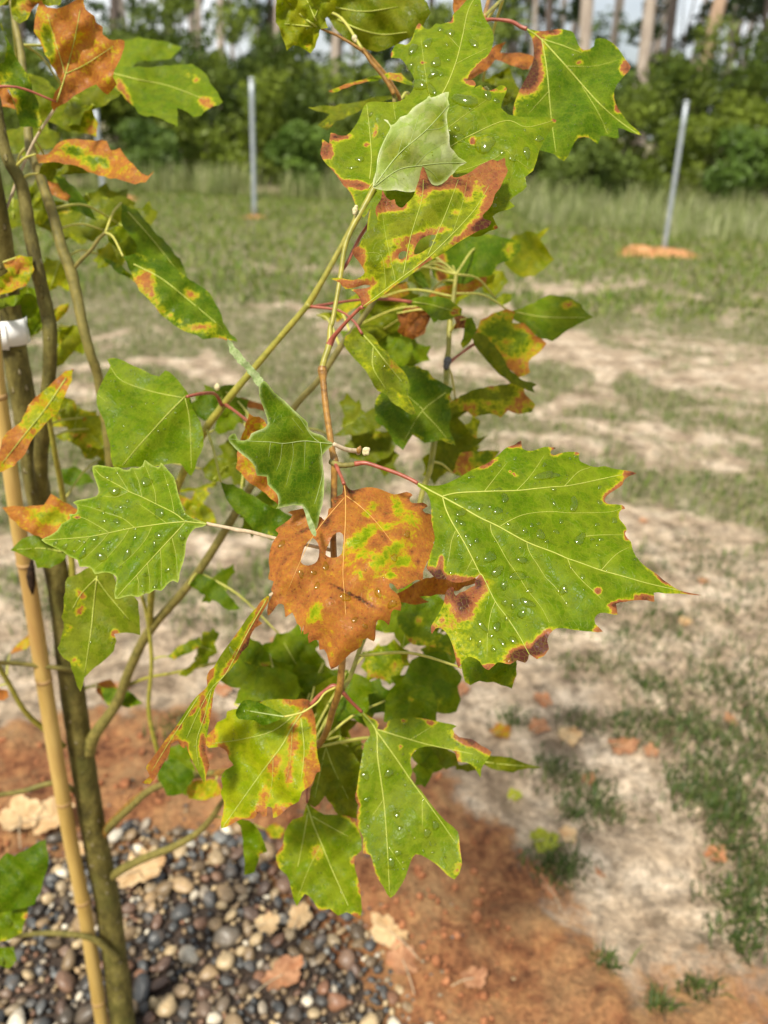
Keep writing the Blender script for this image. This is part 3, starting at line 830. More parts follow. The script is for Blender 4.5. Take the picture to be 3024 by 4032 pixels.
# the stem in focus, older brown wood below the node, this year's green shoot above
mu = [(1472, 741, .495, 12), (1443, 799, .495, 13), (1404, 866, .495, 12), (1375, 924, .495, 11), (1356, 985, .495, 10), (1342, 1079, .495, 10), (1325, 1180, .493, 9), (1308, 1270, .492, 10), (1301, 1287, .492, 10), (1297, 1354, .491, 13), (1277, 1416, .49, 12), (1270, 1445, .49, 13)]
branch('branch', mu, M_TWIG_G, 12)
branch('branch', [(1270, 1442, .49, 15), (1269, 1456, .49, 19), (1271, 1475, .49, 17), (1273, 1503, .49, 13), (1283, 1600, .49, 13), (1297, 1698, .49, 13), (1309, 1777, .49, 13), (1317, 1812, .49, 16), (1317, 1835, .49, 14), (1315, 1934, .495, 13), (1312, 2133, .50, 13), (1325, 2330, .515, 14), (1345, 2500, .535, 13), (1348, 2595, .545, 14), (1344, 2643, .55, 14),
       (1336, 2715, .56, 15), (1310, 2797, .59, 13), (1281, 2890, .63, 13), (1230, 2950, .67, 13), (1094, 3008, .75, 13), (875, 3040, .86, 14), (693, 3071, .96, 14), (547, 3138, 1.05, 15), (425, 3262, 1.11, 20), (395, 3300, 1.12, 18)], M_TWIG_B, 12)
branch('branch', [(1796, 1080, .74, 8), (1785, 1180, .74, 9), (1772, 1271, .735, 10), (1766, 1374, .73, 10), (1760, 1428, .73, 13), (1757, 1500, .72, 11), (1748, 1542, .72, 12), (1712, 1723, .70, 12), (1694, 1844, .69, 11), (1660, 1950, .68, 11), (1620, 2150, .66, 10), (1540, 2350, .63, 10), (1470, 2450, .61, 9), (1425, 2537, .60, 9), (1382, 2657, .58, 9), (1350, 2712, .565, 11)], M_TWIG_G, 10)
branch('branch', srcp('c41', '690 460 740 400 850 300 960 200 1100 130 1280 90 1440 70 1560 100', (1.12, .82), (15, 11)), M_TWIG_O)
branch('branch', srcp('c41', '720 760 800 700 940 630 1120 560 1280 470 1380 370 1440 280 1500 200', (1.16, .92), (18, 10)), M_TWIG_O)
branch('branch', srcp('c31', '-60 1005 0 1010 150 1020 380 1045 500 1062', (.86, .96), (8, 10)), M_TWIG_O)
branch('branch', srcp('c31', '-60 950 0 1050 60 1150 130 1280 200 1370 290 1445 420 1560', (.90, 1.02), (9, 11)), M_TWIG_G)
branch('branch', srcp('c41', '-80 225 0 215 150 190 330 140 430 160 500 195 560 220', (1.0, 1.1), (9, 12)), M_TWIG_O)
branch('branch', srcp('c41', '60 1140 150 1132 300 1118 500 1130 620 1160 700 1225 760 1290', (1.08, 1.2), (8, 15)), M_TWIG_O)
branch('branch', srcp('src', '190 1630 194 1652 217 1788 235 1878 253 1987 275 2120 290 2330', (.72, .90), (9, 13)), M_TWIG_G)
branch('branch', srcp('src', '223 416 139 548 84 669 6 874 -30 960', (.68, .70), (5, 6)), M_PET_P)
branch('branch', srcp('src', '555 2340 578 2420 597 2600 585 2790 615 2940 640 3010', (.86, .98), (7, 9)), M_TWIG_G)
branch('branch', srcp('c31', '790 1180 900 1130 1000 1100 1120 1080 1250 1050 1420 1010', (.98, .92), (7, 5)), M_TWIG_G)
branch('branch', srcp('q1', '860 370 960 410 1080 460 1240 550 1380 640 1440 680 1540 820 1659 960 1760 1100 1830 1230', (.58, .60), (4, 9)), M_TWIG_B)
branch('branch', srcp('a2', '690 1080 760 1000 850 910 920 810 985 750', (.72, .70), (8, 6)), M_TWIG_O)
branch('branch', srcp('z5', '1455 150 1470 80 1500 -40', (.60, .62), (9, 7)), M_TWIG_B)
branch('branch', srcp('z5', '1455 140 1530 70 1620 -20', (.60, .64), (8, 6)), M_TWIG_G)
branch('branch', srcp('z5', '720 880 705 830 650 740 590 650 470 510 390 430', (.63, .60), (8, 9)), M_TWIG_B)
# side spur on the stem in focus
branch('branch', srcp('y2', '1180 1345 1230 1370 1300 1385 1390 1378 1480 1362', (.49, .478), (13, 9)), M_TWIG_O, 10, .12)

# ---- leaf builder -----------------------------------------------------------
def in_poly(P, poly):
    x, y = P[:, 0], P[:, 1]; c = np.zeros(len(P), bool); q = np.asarray(poly); n = len(q); j = n-1
    for i in range(n):
        xi, yi = q[i]; xj, yj = q[j]
        if yi != yj:
            m = ((yi > y) != (yj > y)) & (x < (xj-xi)*(y-yi)/(yj-yi)+xi); c ^= m
        j = i
    return c
def seg_dist(P, poly, closed=True):
    q = np.asarray(poly, float); a = q if closed else q[:-1]; d = (np.roll(q, -1, 0) if closed else q[1:])-a
    L = (d*d).sum(1)+1e-9; P = np.asarray(P, float); out = np.empty(len(P)); step = max(1, 1500000//max(1, len(a)))
    for i in range(0, len(P), step):
        e = P[i:i+step, None, :]-a[None]; t = np.clip((e*d[None]).sum(2)/L, 0, 1)
        e = e-t[..., None]*d[None]; out[i:i+step] = (e*e).sum(2).min(1)
    return np.sqrt(out)
def densify(poly, s, rough=0, rg=None):
    out = []; n = len(poly)
    for i in range(n):
        a = np.array(poly[i]); b = np.array(poly[(i+1) % n]); L = np.linalg.norm(b-a); k = max(1, int(round(L/s)))
        nv = np.array((-(b-a)[1], (b-a)[0]))/(L+1e-9)
        for j in range(k):
            p = a+(b-a)*j/k
            if rough and j > 0: p = p+nv*(rg.random()-.5)*rough
            out.append(p)
    return np.array(out)
def smooth_poly(poly):
    """one corner-keeping subdivision so traced margins curve between their teeth"""
    P = np.asarray(poly, float); n = len(P); out = []
    for i in range(n):
        a, b, c, d = P[i-1], P[i], P[(i+1) % n], P[(i+2) % n]
        out.append(b); L = np.linalg.norm(c-b)
        m = (b+c)/2+((b-a)/(np.linalg.norm(b-a)+1e-9)-(d-c)/(np.linalg.norm(d-c)+1e-9))*L*.07
        out.append(m)
    return out

DROP_V = None
def drop_template(rings=6, seg=16):
    V = [(0, 0, 1)]; F = []
    for k in range(1, rings+1):
        a = math.pi/2*k/rings
        for j in range(seg):
            t = 2*math.pi*j/seg; V.append((math.sin(a)*math.cos(t), math.sin(a)*math.sin(t), math.cos(a)))
    for j in range(seg): F.append((0, 1+j, 1+(j+1) % seg))
    for k in range(rings-1):
        for j in range(seg): p, q = 1+k*seg+j, 1+k*seg+(j+1) % seg; F.append((p, p+seg, q+seg)); F.append((p, q+seg, q))
    return np.array(V, float), np.array(F)
DT_V, DT_F = drop_template(); DS_V, DS_F = drop_template(4, 10)

NLEAF = [0]
def leaf(outline, d, tu=0., tv=-.4, green=(.11, .22, .022), g2=None, decay=0., edge=(0., 10.), blobs=(), veins=(), holes=(), spacing=24, wave=.0022, fold=None,
         drops=0, big=(), vmat=None, petiole=None, pmat=None, auto=True, rough=0, mat=None, rim=None, dmm=(.45, 1.5), pucker=0., vr=3.2, name='leaf', dome=0., base=None, tan=None, curl=0., parent=None):
    """outline etc. in lens coordinates; d = depth of its centre, tu/tv = slope of the blade to the right / downwards"""
    NLEAF[0] += 1; sd = NLEAF[0]; rg = np.random.default_rng(1000+sd)
    out = smooth_poly(outline) if spacing < 20 else list(outline)
    B = densify(out, spacing, rough, rg); Hs = [densify(smooth_poly(h), spacing*.8) for h in holes]
    uc, vc = (B.max(0)+B.min(0))/2; size = max(np.ptp(B[:, 0]), np.ptp(B[:, 1]))
    ph = rg.random(8)*6.28; fr = (.7+rg.random(8)*1.2)*2*math.pi/size
    VL = [np.asarray(v, float) for v in veins]
    def depth(u, v):
        x, y = u-uc, v-vc
        k = 1+(tu*x+tv*y)/FP
        w = np.sin(x*fr[0]+ph[0])*np.sin(y*fr[1]+ph[1])+.5*np.sin((x+y)*fr[2]*1.6+ph[2])+.4*np.sin((x-y)*fr[3]*2.1+ph[3])
        k = k+wave*w/d+dome*((x*x+y*y)/(size*size/4))
        if fold is not None:
            a, b, amt = np.array(fold[0]), np.array(fold[1]), fold[2]; t = (b-a)/np.linalg.norm(b-a)
            dist = np.abs((u-a[0])*t[1]-(v-a[1])*t[0]); k = k+amt*np.sqrt(dist**2+15**2)/FP
        if curl:
            P2 = np.stack([np.ravel(u), np.ravel(v)], -1); q = np.exp(-seg_dist(P2, B)/38)*(np.sin(P2[:, 0]*9/size+ph[5])+np.sin(P2[:, 1]*11/size+ph[6])+.5)
            k = k+curl/d*q.reshape(np.shape(u))
        if pucker and VL:
            P2 = np.stack([np.ravel(u), np.ravel(v)], -1); dm = np.full(len(P2), 1e9)
            for q in VL: dm = np.minimum(dm, seg_dist(P2, q, False))
            k = k+pucker/d*np.exp(-(dm/13)**2).reshape(np.shape(u))
        return d*k
    # interior points
    s = spacing; gx, gy = np.meshgrid(np.arange(B[:, 0].min(), B[:, 0].max()+s, s), np.arange(B[:, 1].min(), B[:, 1].max()+s, s*.866))
    gx = gx+(np.arange(gx.shape[0]) % 2)[:, None]*s/2
    G = np.stack([gx.ravel(), gy.ravel()], -1)+rg.normal(size=(gx.size, 2))*s*.08
    G = G[in_poly(G, B)]
    ok = seg_dist(G, B) > s*.45 if len(G) else np.zeros(0, bool)
    G = G[ok]
    for h in Hs:
        if len(G): G = G[~in_poly(G, h) & (seg_dist(G, h) > s*.45)]
    verts = [B]; edges = []; o = 0
    for L in [B]+Hs:
        n = len(L); edges += [(o+i, o+(i+1) % n) for i in range(n)]; o += n
    allp = np.concatenate([B]+Hs+[G])
    r = delaunay_2d_cdt([Vector(p) for p in allp], edges, [], 0, 1e-4)
    P = np.array([tuple(v) for v in r[0]]); T = np.array([f for f in r[2] if len(f) == 3])
    cen = P[T].mean(1); keep = in_poly(cen, B)
    for h in Hs: keep &= ~in_poly(cen, h)
    T = T[keep]
    used = np.unique(T); rem = -np.ones(len(P), int); rem[used] = np.arange(len(used)); P = P[used]; T = rem[T]
    # winding so that the face seen from here is the front
    ar = (P[T[:, 1], 0]-P[T[:, 0], 0])*(P[T[:, 2], 1]-P[T[:, 0], 1])-(P[T[:, 1], 1]-P[T[:, 0], 1])*(P[T[:, 2], 0]-P[T[:, 0], 0])
    T[ar > 0] = T[ar > 0][:, ::-1]
    W = unproject(P[:, 0], P[:, 1], depth(P[:, 0], P[:, 1]))
    b0 = np.array(base if base is not None else outline[0], float)
    org = unproject(b0[0], b0[1], float(depth(b0[0], b0[1])))
    ob = mesh_obj(name, W, T, mat or M_LEAF, parent or tree, origin=org)
    if mat is None:
        de = seg_dist(P, B)
        for h in Hs: de = np.minimum(de, seg_dist(P, h)*.8)
        dc = np.full(len(P), float(decay))
        for (bx, by, rx, ry, ang, amt) in blobs:
            x, y = P[:, 0]-bx, P[:, 1]-by; ca, sa = math.cos(math.radians(ang)), math.sin(math.radians(ang))
            q = ((x*ca+y*sa)/rx)**2+((-x*sa+y*ca)/ry)**2
            dc = dc+amt*(np.exp(-q) if amt < 0 else np.exp(-q**1.5*.8)+.16*np.exp(-q*.22))
        en = np.clip(.5+.9*np.sin(P[:, 0]*5.1/size*3+ph[6])*np.sin(P[:, 1]*4.3/size*3+ph[7])+.5*np.sin((P[:, 0]-P[:, 1])*23/size), 0, 1.6)
        dc = dc+edge[0]*en*np.exp(-(de/edge[1]))
        green = ((green[0]*.85, green[1]*.74, green[2]*.12) if green[0]/green[1] > .62 else (green[0]*.82, green[1]*.70, green[2]*.05)) if rim is None or green[1] < .3 else green
        if g2 is not None and g2[2] < .2: g2 = ((g2[0]*.85, g2[1]*.74, g2[2]*.25) if g2[0]/g2[1] > .62 else (g2[0]*.82, g2[1]*.70, g2[2]*.06))
        ga = np.tile(np.array(green), (len(P), 1))
        if g2 is not None:
            m = .5+.5*np.sin((P[:, 0]-uc)*fr[4]*.9+ph[4])*np.cos((P[:, 1]-vc)*fr[5]*.9+ph[5]); ga = ga*(1-m[:, None])+np.array(g2)*m[:, None]
        if VL:
            dm = np.full(len(P), 1e9)
            for q in VL: dm = np.minimum(dm, seg_dist(P, q, False))
            k = .28*np.exp(-(dm/16)**2)[:, None]; ga = ga*(1-k)+np.array((.28, .35, .02))*k
        if rim is not None:
            k = np.exp(-(de/rim[1])**2)[:, None]; ga = ga*(1-k)+np.array(rim[0])*k; dc = dc*(1-k[:, 0])
        add_color(ob.data, 'green', ga); add_float(ob.data, 'decay', dc); add_float(ob.data, 'tan', np.full(len(P), (1. if decay >= .3 else .15) if tan is None else tan))
    # veins stand proud of the blade
    if VL:
        vv, vf, o = [], [], 0
        for i, q in enumerate(VL):
            Q = catmull(q, 5); n = len(Q); main = i < 3
            r0, r1 = (vr, vr*.38) if i == 0 else ((vr*.75, vr*.32) if main else (vr*.34, vr*.15))
            dd = depth(Q[:, 0], Q[:, 1]); Wq = unproject(Q[:, 0], Q[:, 1], dd-.00025)
            a, f = tube_raw(Wq, np.linspace(r0, r1, n)*dd/FP, 6)
            vv.append(a); vf += [tuple(x+o for x in ff) for ff in f]; o += len(a)
        mesh_obj('veins', np.concatenate(vv), vf, vmat or M_VEIN, ob)
    # rain drops
    def surf(u, v):
        e = 3.0
        p = unproject(u, v, float(depth(u, v))); a = unproject(u+e, v, float(depth(u+e, v)))-p; b = unproject(u, v+e, float(depth(u, v+e)))-p
        nrm = np.cross(b, a); nrm /= np.linalg.norm(nrm); a /= np.linalg.norm(a); 
        if nrm@(CPOS-p) < 0: nrm = -nrm
        b = np.cross(nrm, a); return p, a, b, nrm
    def one(u, v, r, asp=1., ang=0., h=.42, tmpl=(DT_V, DT_F)):
        p, a, b, nr = surf(u, v); ca, sa = math.cos(ang), math.sin(ang)
        V = tmpl[0].copy(); t = np.arctan2(V[:, 1], V[:, 0]); f1, f2 = rg.random(2)*6.28
        w = 1+.16*np.sin(2*t+f1)+.10*np.sin(3*t+f2); x, y = V[:, 0]*r*w*asp, V[:, 1]*r*w/asp**.5
        X = x*ca-y*sa; Y = x*sa+y*ca
        return p+X[:, None]*a+Y[:, None]*b+(V[:, 2]*r*h-.00006)[:, None]*nr
    for (bu, bv, rpx, asp, ang) in big:
        r = rpx*1.15*d/FP
        if in_poly(np.array([[bu, bv]]), B)[0]:
            V = one(bu, bv, r, asp, math.radians(ang), .48); mesh_obj('water_drop', V, DT_F, M_WATER, ob)
    if drops:
        dv, df, o, tries, got = [], [], 0, 0, []
        while len(got) < drops and tries < drops*8:
            tries += 1; u = B[:, 0].min()+rg.random()*np.ptp(B[:, 0]); v = B[:, 1].min()+rg.random()*np.ptp(B[:, 1]); q = np.array([[u, v]])
            if not in_poly(q, B)[0] or seg_dist(q, B)[0] < 7 or any(in_poly(q, h)[0] for h in Hs): continue
            r = (dmm[0]+(dmm[1]-dmm[0])*rg.random()**2.6)/1000; rp = r/d*FP
            if any((u-a)**2+(v-b)**2 < (rp+c)**2*1.1 for a, b, c in got): continue
            if any((u-a)**2+(v-b)**2 < (rp+c)**2 for a, b, c, _, _ in big): continue
            got.append((u, v, rp)); tm = (DT_V, DT_F) if r > .0008 else (DS_V, DS_F)
            V = one(u, v, r, 1+.35*rg.random()**2, rg.random()*6.28, .55, tm); dv.append(V); df.append(tm[1]+o); o += len(V)
        if dv:
            wd = mesh_obj('water_drops', np.concatenate(dv), np.concatenate(df), M_WATER, ob); wd['kind'] = 'stuff'
    # leaf stalk
    if petiole is not None:
        tube_p = petiole; o2 = tube('petiole', tube_p, pmat or M_PET_R, ob, 8, 6)
    elif auto:
        best = None
        for br in BR:
            dd = np.linalg.norm(br[:, :3]-org, axis=1); i = int(dd.argmin())
            if best is None or dd[i] < best[0]: best = (dd[i], br[i, :3])
        if best[0] < .13 and best[0] > .004:
            m = (org+best[1])/2+np.array((0, 0, .1*best[0])); Q = catmull([best[1], m, org], 5)
            V, F = tube_raw(Q, np.linspace(.0013, .0009, len(Q)), 6); mesh_obj('petiole', V, F, pmat or M_PET_G, ob)
    return ob
def BL(crop, *bl):
    ox, oy, s = CROPS[crop]; return [(ox+b[0]*s, oy+b[1]*s, b[2]*s, b[3]*s, b[4], b[5]) for b in bl]
def DR(crop, *dr):
    ox, oy, s = CROPS[crop]; return [(ox+b[0]*s, oy+b[1]*s, b[2]*s, b[3] if len(b) > 3 else 1., b[4] if len(b) > 4 else 0.) for b in dr]
# ------------------------------------------------------------------ the leaves in focus
GREEN = (.115, .235, .022); LIME = (.20, .32, .025); DEEP = (.05, .13, .018); OLIVE = (.15, .20, .014)
# big wet leaf reaching right
o1 = (S('z1', '105 550 200 577 280 588 400 575 520 525 620 470 720 410 850 360 960 290 1030 225 1085 175 1180 140 1250 95 1258 175 1330 208 1400 200 1500 165 1580 168 1630 178 1575 205 1570 235 1600 252 1640 252')
    + S('z2', '110 112 200 85 300 80 365 97 355 130 370 180 430 210 490 238 570 245 640 235 720 260 850 280 985 315 900 345 850 390 830 440 760 490 690 535 640 590 645 625 690 650 830 660 862 700 820 710 795 750 800 810 850 870 880 930 860 965 885 1020 925 1060 940 1130 980 1220 1060 1310 1150 1375 1210 1415 1270 1470 1330 1510 1400 1560 1490 1600 1640 1630')
    + S('c33', '1235 558 1100 547 1000 546 930 541 935 598 890 590 800 590 745 600 690 612 700 680 650 675 590 670 555 700 558 740 605 788 540 790 420 778 310 768 270 800 250 850 262 900 185 965 135 930 130 960 110 988 60 972')
    + S('z3', '990 1150 900 1130 850 1130 760 1210 700 1180 660 1120 600 1080 530 1070 480 1110 430 1190 400 1090 370 960 330 860 290 800 230 755 180 760 140 820 130 740 170 670 230 570 270 480 290 370 340 310 375 315 380 370 400 400 440 370 500 350 560 310 610 290 605 250 672 162 620 205 540 240 400 260 290 225 190 215 120 150 80 100')
    + S('z1', '225 1450 245 1370 290 1250 310 1150 290 1050 270 950 272 880 265 790 240 700 200 640 130 600'))
v1 = [S('z1', '105 550 250 635 395 710 600 820 800 935 1000 1030 1310 1200 1600 1312')+S('z2', '230 1240 350 1280 600 1370 820 1430 1100 1510 1490 1600'),
      S('z1', '395 712 430 840 500 990 620 1190 720 1380 800 1540')+S('z3', '700 200 830 465 960 640 1090 840 1150 950 1200 1040'),
      S('z1', '398 700 560 665 850 650 1200 640 1400 620 1600 600')+S('z2', '200 455 400 420 630 370 820 330'),
      S('z1', '1020 1030 1130 965 1270 905 1450 875 1620 870')+S('z2', '150 737 300 745 690 735 830 690'),
      S('z1', '915 1005 930 1100 1000 1220 1100 1400 1220 1570')+S('z3', '1180 340 1330 530 1420 700'),
      S('z1', '1310 1200 1340 1310 1430 1450 1520 1590')+S('z3', '1500 330 1620 520'), S('z2', '235 1245 280 1350 400 1490 510 1590 600 1680'), S('z2', '430 1000 600 985 850 985'),
      S('z1', '535 1080 490 1200 470 1330 440 1470'), S('z1', '720 1390 680 1460 650 1520'), S('z3', '830 465 780 600 745 850 740 1060'), S('z3', '650 120 560 100'),
      S('z2', '600 1370 760 1200 900 1120'), S('z1', '850 650 950 520 1100 330'), S('z1', '1200 640 1350 480 1500 260'), S('z2', '200 455 350 300 480 250')]
leaf(o1, .470, tu=.10, tv=-.55, green=(.125, .25, .022), g2=(.165, .29, .035), edge=(.24, 9), veins=v1, spacing=10, wave=.0038, pucker=.0009, vr=4.2, dome=.012, curl=.0016,
     fold=(S('z1', '105 550')[0], S('z2', '1490 1600')[0], .16),
     blobs=BL('z1', (1190, 130, 90, 35, -15, .9), (900, 345, 90, 22, -28, .75), (1175, 465, 30, 14, 25, .8), (1125, 432, 16, 9, 20, .8), (1615, 180, 30, 14, 0, .8))
         + BL('z2', (930, 315, 70, 28, -8, .75), (760, 480, 150, 26, -40, .45), (850, 690, 28, 22, 0, .7), (880, 985, 26, 45, 10, .6), (1260, 1460, 70, 26, 40, .8), (340, 92, 28, 16, 0, .7), (568, 1590, 34, 34, 0, .8), (1600, 1620, 90, 18, 12, .7))
         + BL('c33', (880, 575, 70, 24, 8, .75), (690, 640, 40, 40, 0, .65), (580, 775, 40, 16, 0, .6), (215, 860, 36, 90, 40, .95), (90, 950, 60, 50, 0, .95), (700, 610, 70, 14, -10, .6))
         + BL('z3', (1350, 960, 110, 80, -40, .8), (1080, 1050, 130, 60, -25, .75), (740, 1185, 70, 34, -20, .7), (480, 490, 110, 140, 0, .72), (480, 480, 60, 110, 0, .3), (630, 360, 90, 110, 30, .5), (330, 370, 60, 80, 0, .75), (180, 170, 110, 60, 30, .85), (230, 90, 34, 130, 5, .7), (450, 225, 240, 40, 5, .62), (650, 260, 40, 90, 20, .5), (135, 780, 28, 50, 0, .7), (425, 1150, 25, 50, 0, .7))
         + BL('z1', (275, 950, 16, 120, 0, .35)) + BL('z3', (330, 830, 330, 330, 0, .13), (500, 1000, 420, 120, 0, .10), (230, 600, 160, 160, 0, .14)) + BL('z2', (760, 420, 220, 120, -30, .10)),
     drops=62, dmm=(.5, 2.3),
     big=DR('z1', (1070, 720, 48, 1.3, 60), (800, 830, 36, 1.2, 60), (992, 862, 46), (600, 880, 50, 1.2, 40), (910, 1365, 60, 1.15, 0), (610, 998, 34), (1460, 1120, 50, 1.3, 70), (1255, 1400, 42, 1.2, -20), (1290, 1075, 30), (1105, 1005, 26), (1365, 1015, 24), (540, 735, 22), (1530, 1195, 22), (655, 1135, 20), (700, 1232, 22), (770, 1385, 24), (1440, 1000, 20), (1180, 290, 24), (935, 430, 18), (705, 495, 26, 1.3, 0), (990, 1520, 50, 1.5, 30), (1000, 630, 30, 1.4, 0), (1100, 885, 14), (570, 1130, 22), (1500, 480, 66, 1.6, 15), (1215, 1570, 60, 1.8, 5))
        + DR('z2', (370, 1030, 58, 1.3, 50), (300, 650, 60, 1.5, 60), (500, 1030, 22), (110, 950, 32), (740, 830, 34), (585, 630, 32, 1.2, 90), (260, 150, 18), (70, 340, 50, 1.6, 0), (560, 870, 24), (130, 1590, 26), (210, 1600, 24))
        + DR('z3', (690, 735, 40, 1.6, -55), (845, 740, 42, 1.4, 80), (925, 290, 36, 1.5, 80), (1180, 480, 50, 1.4, -35), (660, 920, 28, 1.4, 80), (905, 910, 36, 1.5, -50), (1020, 520, 28), (810, 980, 30), (1120, 600, 40, 1.4, 60), (1030, 890, 42, 1.3, -30), (780, 840, 28), (930, 480, 30, 1.3, 60), (1570, 340, 40, 1.4, 50), (1600, 480, 24)),
     petiole=[(1398, 1826, .478, 11), (1440, 1823, .476, 9), (1490, 1838, .475, 8), (1560, 1862, .474, 8), (1610, 1884, .473, 8), (1645, 1903, .472, 8)])
# orange brown leaf with two holes, centre
o2 = (S('z4', '722 50 760 95 800 120 850 110 930 92 1030 100 1110 130 1190 158 1260 145 1310 135 1362 165 1335 190 1345 230 1400 240 1460 235 1503 268 1455 300 1480 330 1550 350 1545 390 1590 430 1610 490 1625 545 1580 580 1555 610 1575 660 1595 740 1510 760 1490 810 1460 880 1455 960 1400 955 1340 990 1220 1045 1195 1010 1150 985 1145 1020 1200 1070 1235 1110 1250 1245 1190 1230 1160 1270 1140 1380 1100 1340 1040 1330 1020 1380 1015 1480 1000 1530 940 1500 900 1520')
    + S('a5', '1080 200 1000 250 940 310 840 385 815 310 780 220 742 225 735 150 700 145 655 172 655 75')
    + S('z4', '395 1440 345 1465 345 1380 320 1470 320 1400 280 1360 240 1260 175 1305 160 1190 110 1180 65 1240 10 1290 20 1160 60 1080 40 1050 65 970 15 950 30 870 20 800 25 720 50 620 80 570 110 520 80 490 130 450 200 400 240 350 200 325 290 300 350 290 440 350 510 370 540 400 570 350 580 290 620 280 600 200 650 180 705 150 712 90'))
v2 = [S('z4', '722 50 735 170 735 400 720 700 712 900 725 1080 740 1300'), S('z4', '740 170 850 250 960 350 1060 460 1160 590'), S('z4', '725 190 600 330 480 480 380 640 280 860 200 1050')]
leaf(o2, .455, tu=.05, tv=-.42, green=(.22, .36, .012), decay=.70, edge=(.22, 14), veins=v2, spacing=10, wave=.0042, vr=2.4, vmat=M_VEIN_BROWN, pucker=.0005, dome=.04, curl=.0030,
     holes=[S('z4', '430 565 480 620 490 700 470 780 420 815 360 820 320 790 330 720 370 620'), S('z4', '680 510 715 540 710 640 700 710 650 745 590 745 550 720 580 620 620 540')],
     blobs=BL('z4', (1080, 560, 420, 400, 0, -.10), (850, 620, 110, 120, 0, -.44), (960, 500, 100, 60, -30, -.42), (1210, 270, 60, 120, 10, -.44), (1340, 370, 100, 80, 20, -.42), (1060, 800, 150, 100, 20, -.44), (1000, 270, 55, 45, 0, -.5), (1200, 650, 110, 50, -25, -.5), (1280, 790, 55, 55, 0, -.52),
          (450, 1230, 60, 70, 0, -.5), (410, 1310, 60, 45, -40, -.45), (1160, 920, 45, 35, 0, -.55), (850, 890, 90, 45, 35, -.40), (940, 340, 50, 30, 0, -.5), (1130, 450, 80, 50, 0, -.35), (1100, 560, 80, 16, 50, .45), (1000, 610, 45, 45, 0, .25), (780, 1090, 260, 14, 27, .42), (900, 1150, 120, 12, 30, .3),
          (860, 420, 90, 70, 0, .2), (1140, 320, 40, 110, 10, .2), (800, 120, 110, 30, 0, .3), (640, 200, 60, 60, 0, .3), (560, 420, 60, 40, -40, .3), (340, 500, 90, 16, -25, .35), (1410, 790, 22, 22, 0, .35), (1350, 690, 22, 22, 0, .3), (750, 1220, 18, 18, 0, .3), (870, 1600, 260, 200, 0, -.08)),
     drops=60, dmm=(.35, 1.0), big=DR('z4', (550, 830, 32, 1.3, 100), (470, 1010, 26, 1.5, 90), (1190, 750, 34), (1310, 530, 32), (440, 890, 24), (1170, 1180, 34, 1.3, 60), (1040, 1080, 32, 1.6, -60), (140, 620, 30, 1.4, 80), (730, 1120, 40, 1.2, 0), (320, 900, 26, 1.3, 90), (920, 1390, 24), (820, 1330, 26)),
     petiole=[(1322, 1822, .488, 12), (1331, 1850, .482, 8), (1345, 1880, .475, 7), (1354, 1905, .468, 8)])
# young leaf at left
o3 = S('y1', '1575 740 1500 710 1410 670 1370 630 1340 560 1300 430 1270 310 1220 250 1160 180 1145 170 1130 210 1090 205 1030 170 995 145 975 195 930 220 870 215 850 235 800 235 740 210 700 215 620 200 510 200 520 290 545 360 565 440 545 480 430 510 325 540 360 570 365 620 340 650 290 650 300 690 220 740 180 800 110 850 30 890 130 950 230 1000 300 1050 370 1080 385 1140 440 1140 500 1160 530 1210 600 1195 670 1200 730 1240 720 1330 718 1440 800 1425 870 1410 930 1425 1000 1390 1040 1390 1090 1355 1150 1365 1200 1310 1260 1270 1305 1290 1320 1200 1355 1100 1375 1000 1380 920 1420 830 1470 780 1530 770')
v3 = [S('y1', t) for t in ('1575 740 1480 730 1370 722 1200 735 1000 762 850 785 660 825 480 860 250 880 60 892', '1370 715 1270 640 1100 555 970 490 850 440 740 375 600 300 530 230', '1370 730 1270 840 1140 980 1020 1110 920 1220 810 1340 740 1420',
     '900 775 790 690 640 640 500 590 370 560', '660 820 560 760 430 690 320 670', '1060 770 1000 890 870 1040 740 1150', '850 790 780 900 640 1060 530 1160', '660 825 580 920 440 1060', '480 860 400 950 330 1020', '1100 555 1090 440 1040 300 1000 200', '970 490 940 350 900 250', '850 440 780 330 720 230', '1270 640 1240 480 1170 260', '1140 980 1150 1120 1150 1350', '1250 870 1290 1050 1300 1250', '920 1220 940 1300 930 1400', '1020 1110 1040 1250 1040 1370', '1200 735 1080 650 950 560', '850 440 720 490 600 480')]
leaf(o3, .500, tu=-.15, tv=-.45, green=(.12, .25, .018), g2=(.16, .29, .028), edge=(.10, 7), rim=((.34, .42, .09), 4), veins=v3, spacing=9, wave=.0030, pucker=.0014, vr=2.7, curl=.001, fold=(S('y1', '1575 740')[0], S('y1', '30 890')[0], .12),
     blobs=BL('y1', (365, 678, 26, 12, 10, 1.0), (720, 1240, 16, 14, 0, .6)), drops=80, dmm=(.42, 1.7),
     big=DR('y1', (1130, 650, 50, 1.3, 100), (592, 1052, 40, 1.15, -10), (735, 715, 30), (710, 435, 46), (1010, 350, 46, 1.2, 30), (525, 880, 32), (415, 1030, 30, 1.3, 60), (1118, 850, 32), (640, 312, 22), (770, 585, 18), (835, 525, 18), (735, 262, 18), (430, 912, 18), (660, 915, 20), (830, 1030, 34, 1.5, 70), (1345, 870, 24), (1355, 660, 26), (1085, 930, 20, 1.4, 90), (905, 860, 20, 1.8, 80), (250, 955, 26), (160, 925, 22)),
     petiole=[(1318, 2172, .505, 9), (1300, 2165, .505, 8), (1215, 2147, .505, 7), (1082, 2119, .503, 7), (983, 2094, .502, 8), (940, 2088, .501, 9), (898, 2078, .50, 7), (845, 2068, .50, 7), (813, 2062, .50, 8)], pmat=M_PET_P)
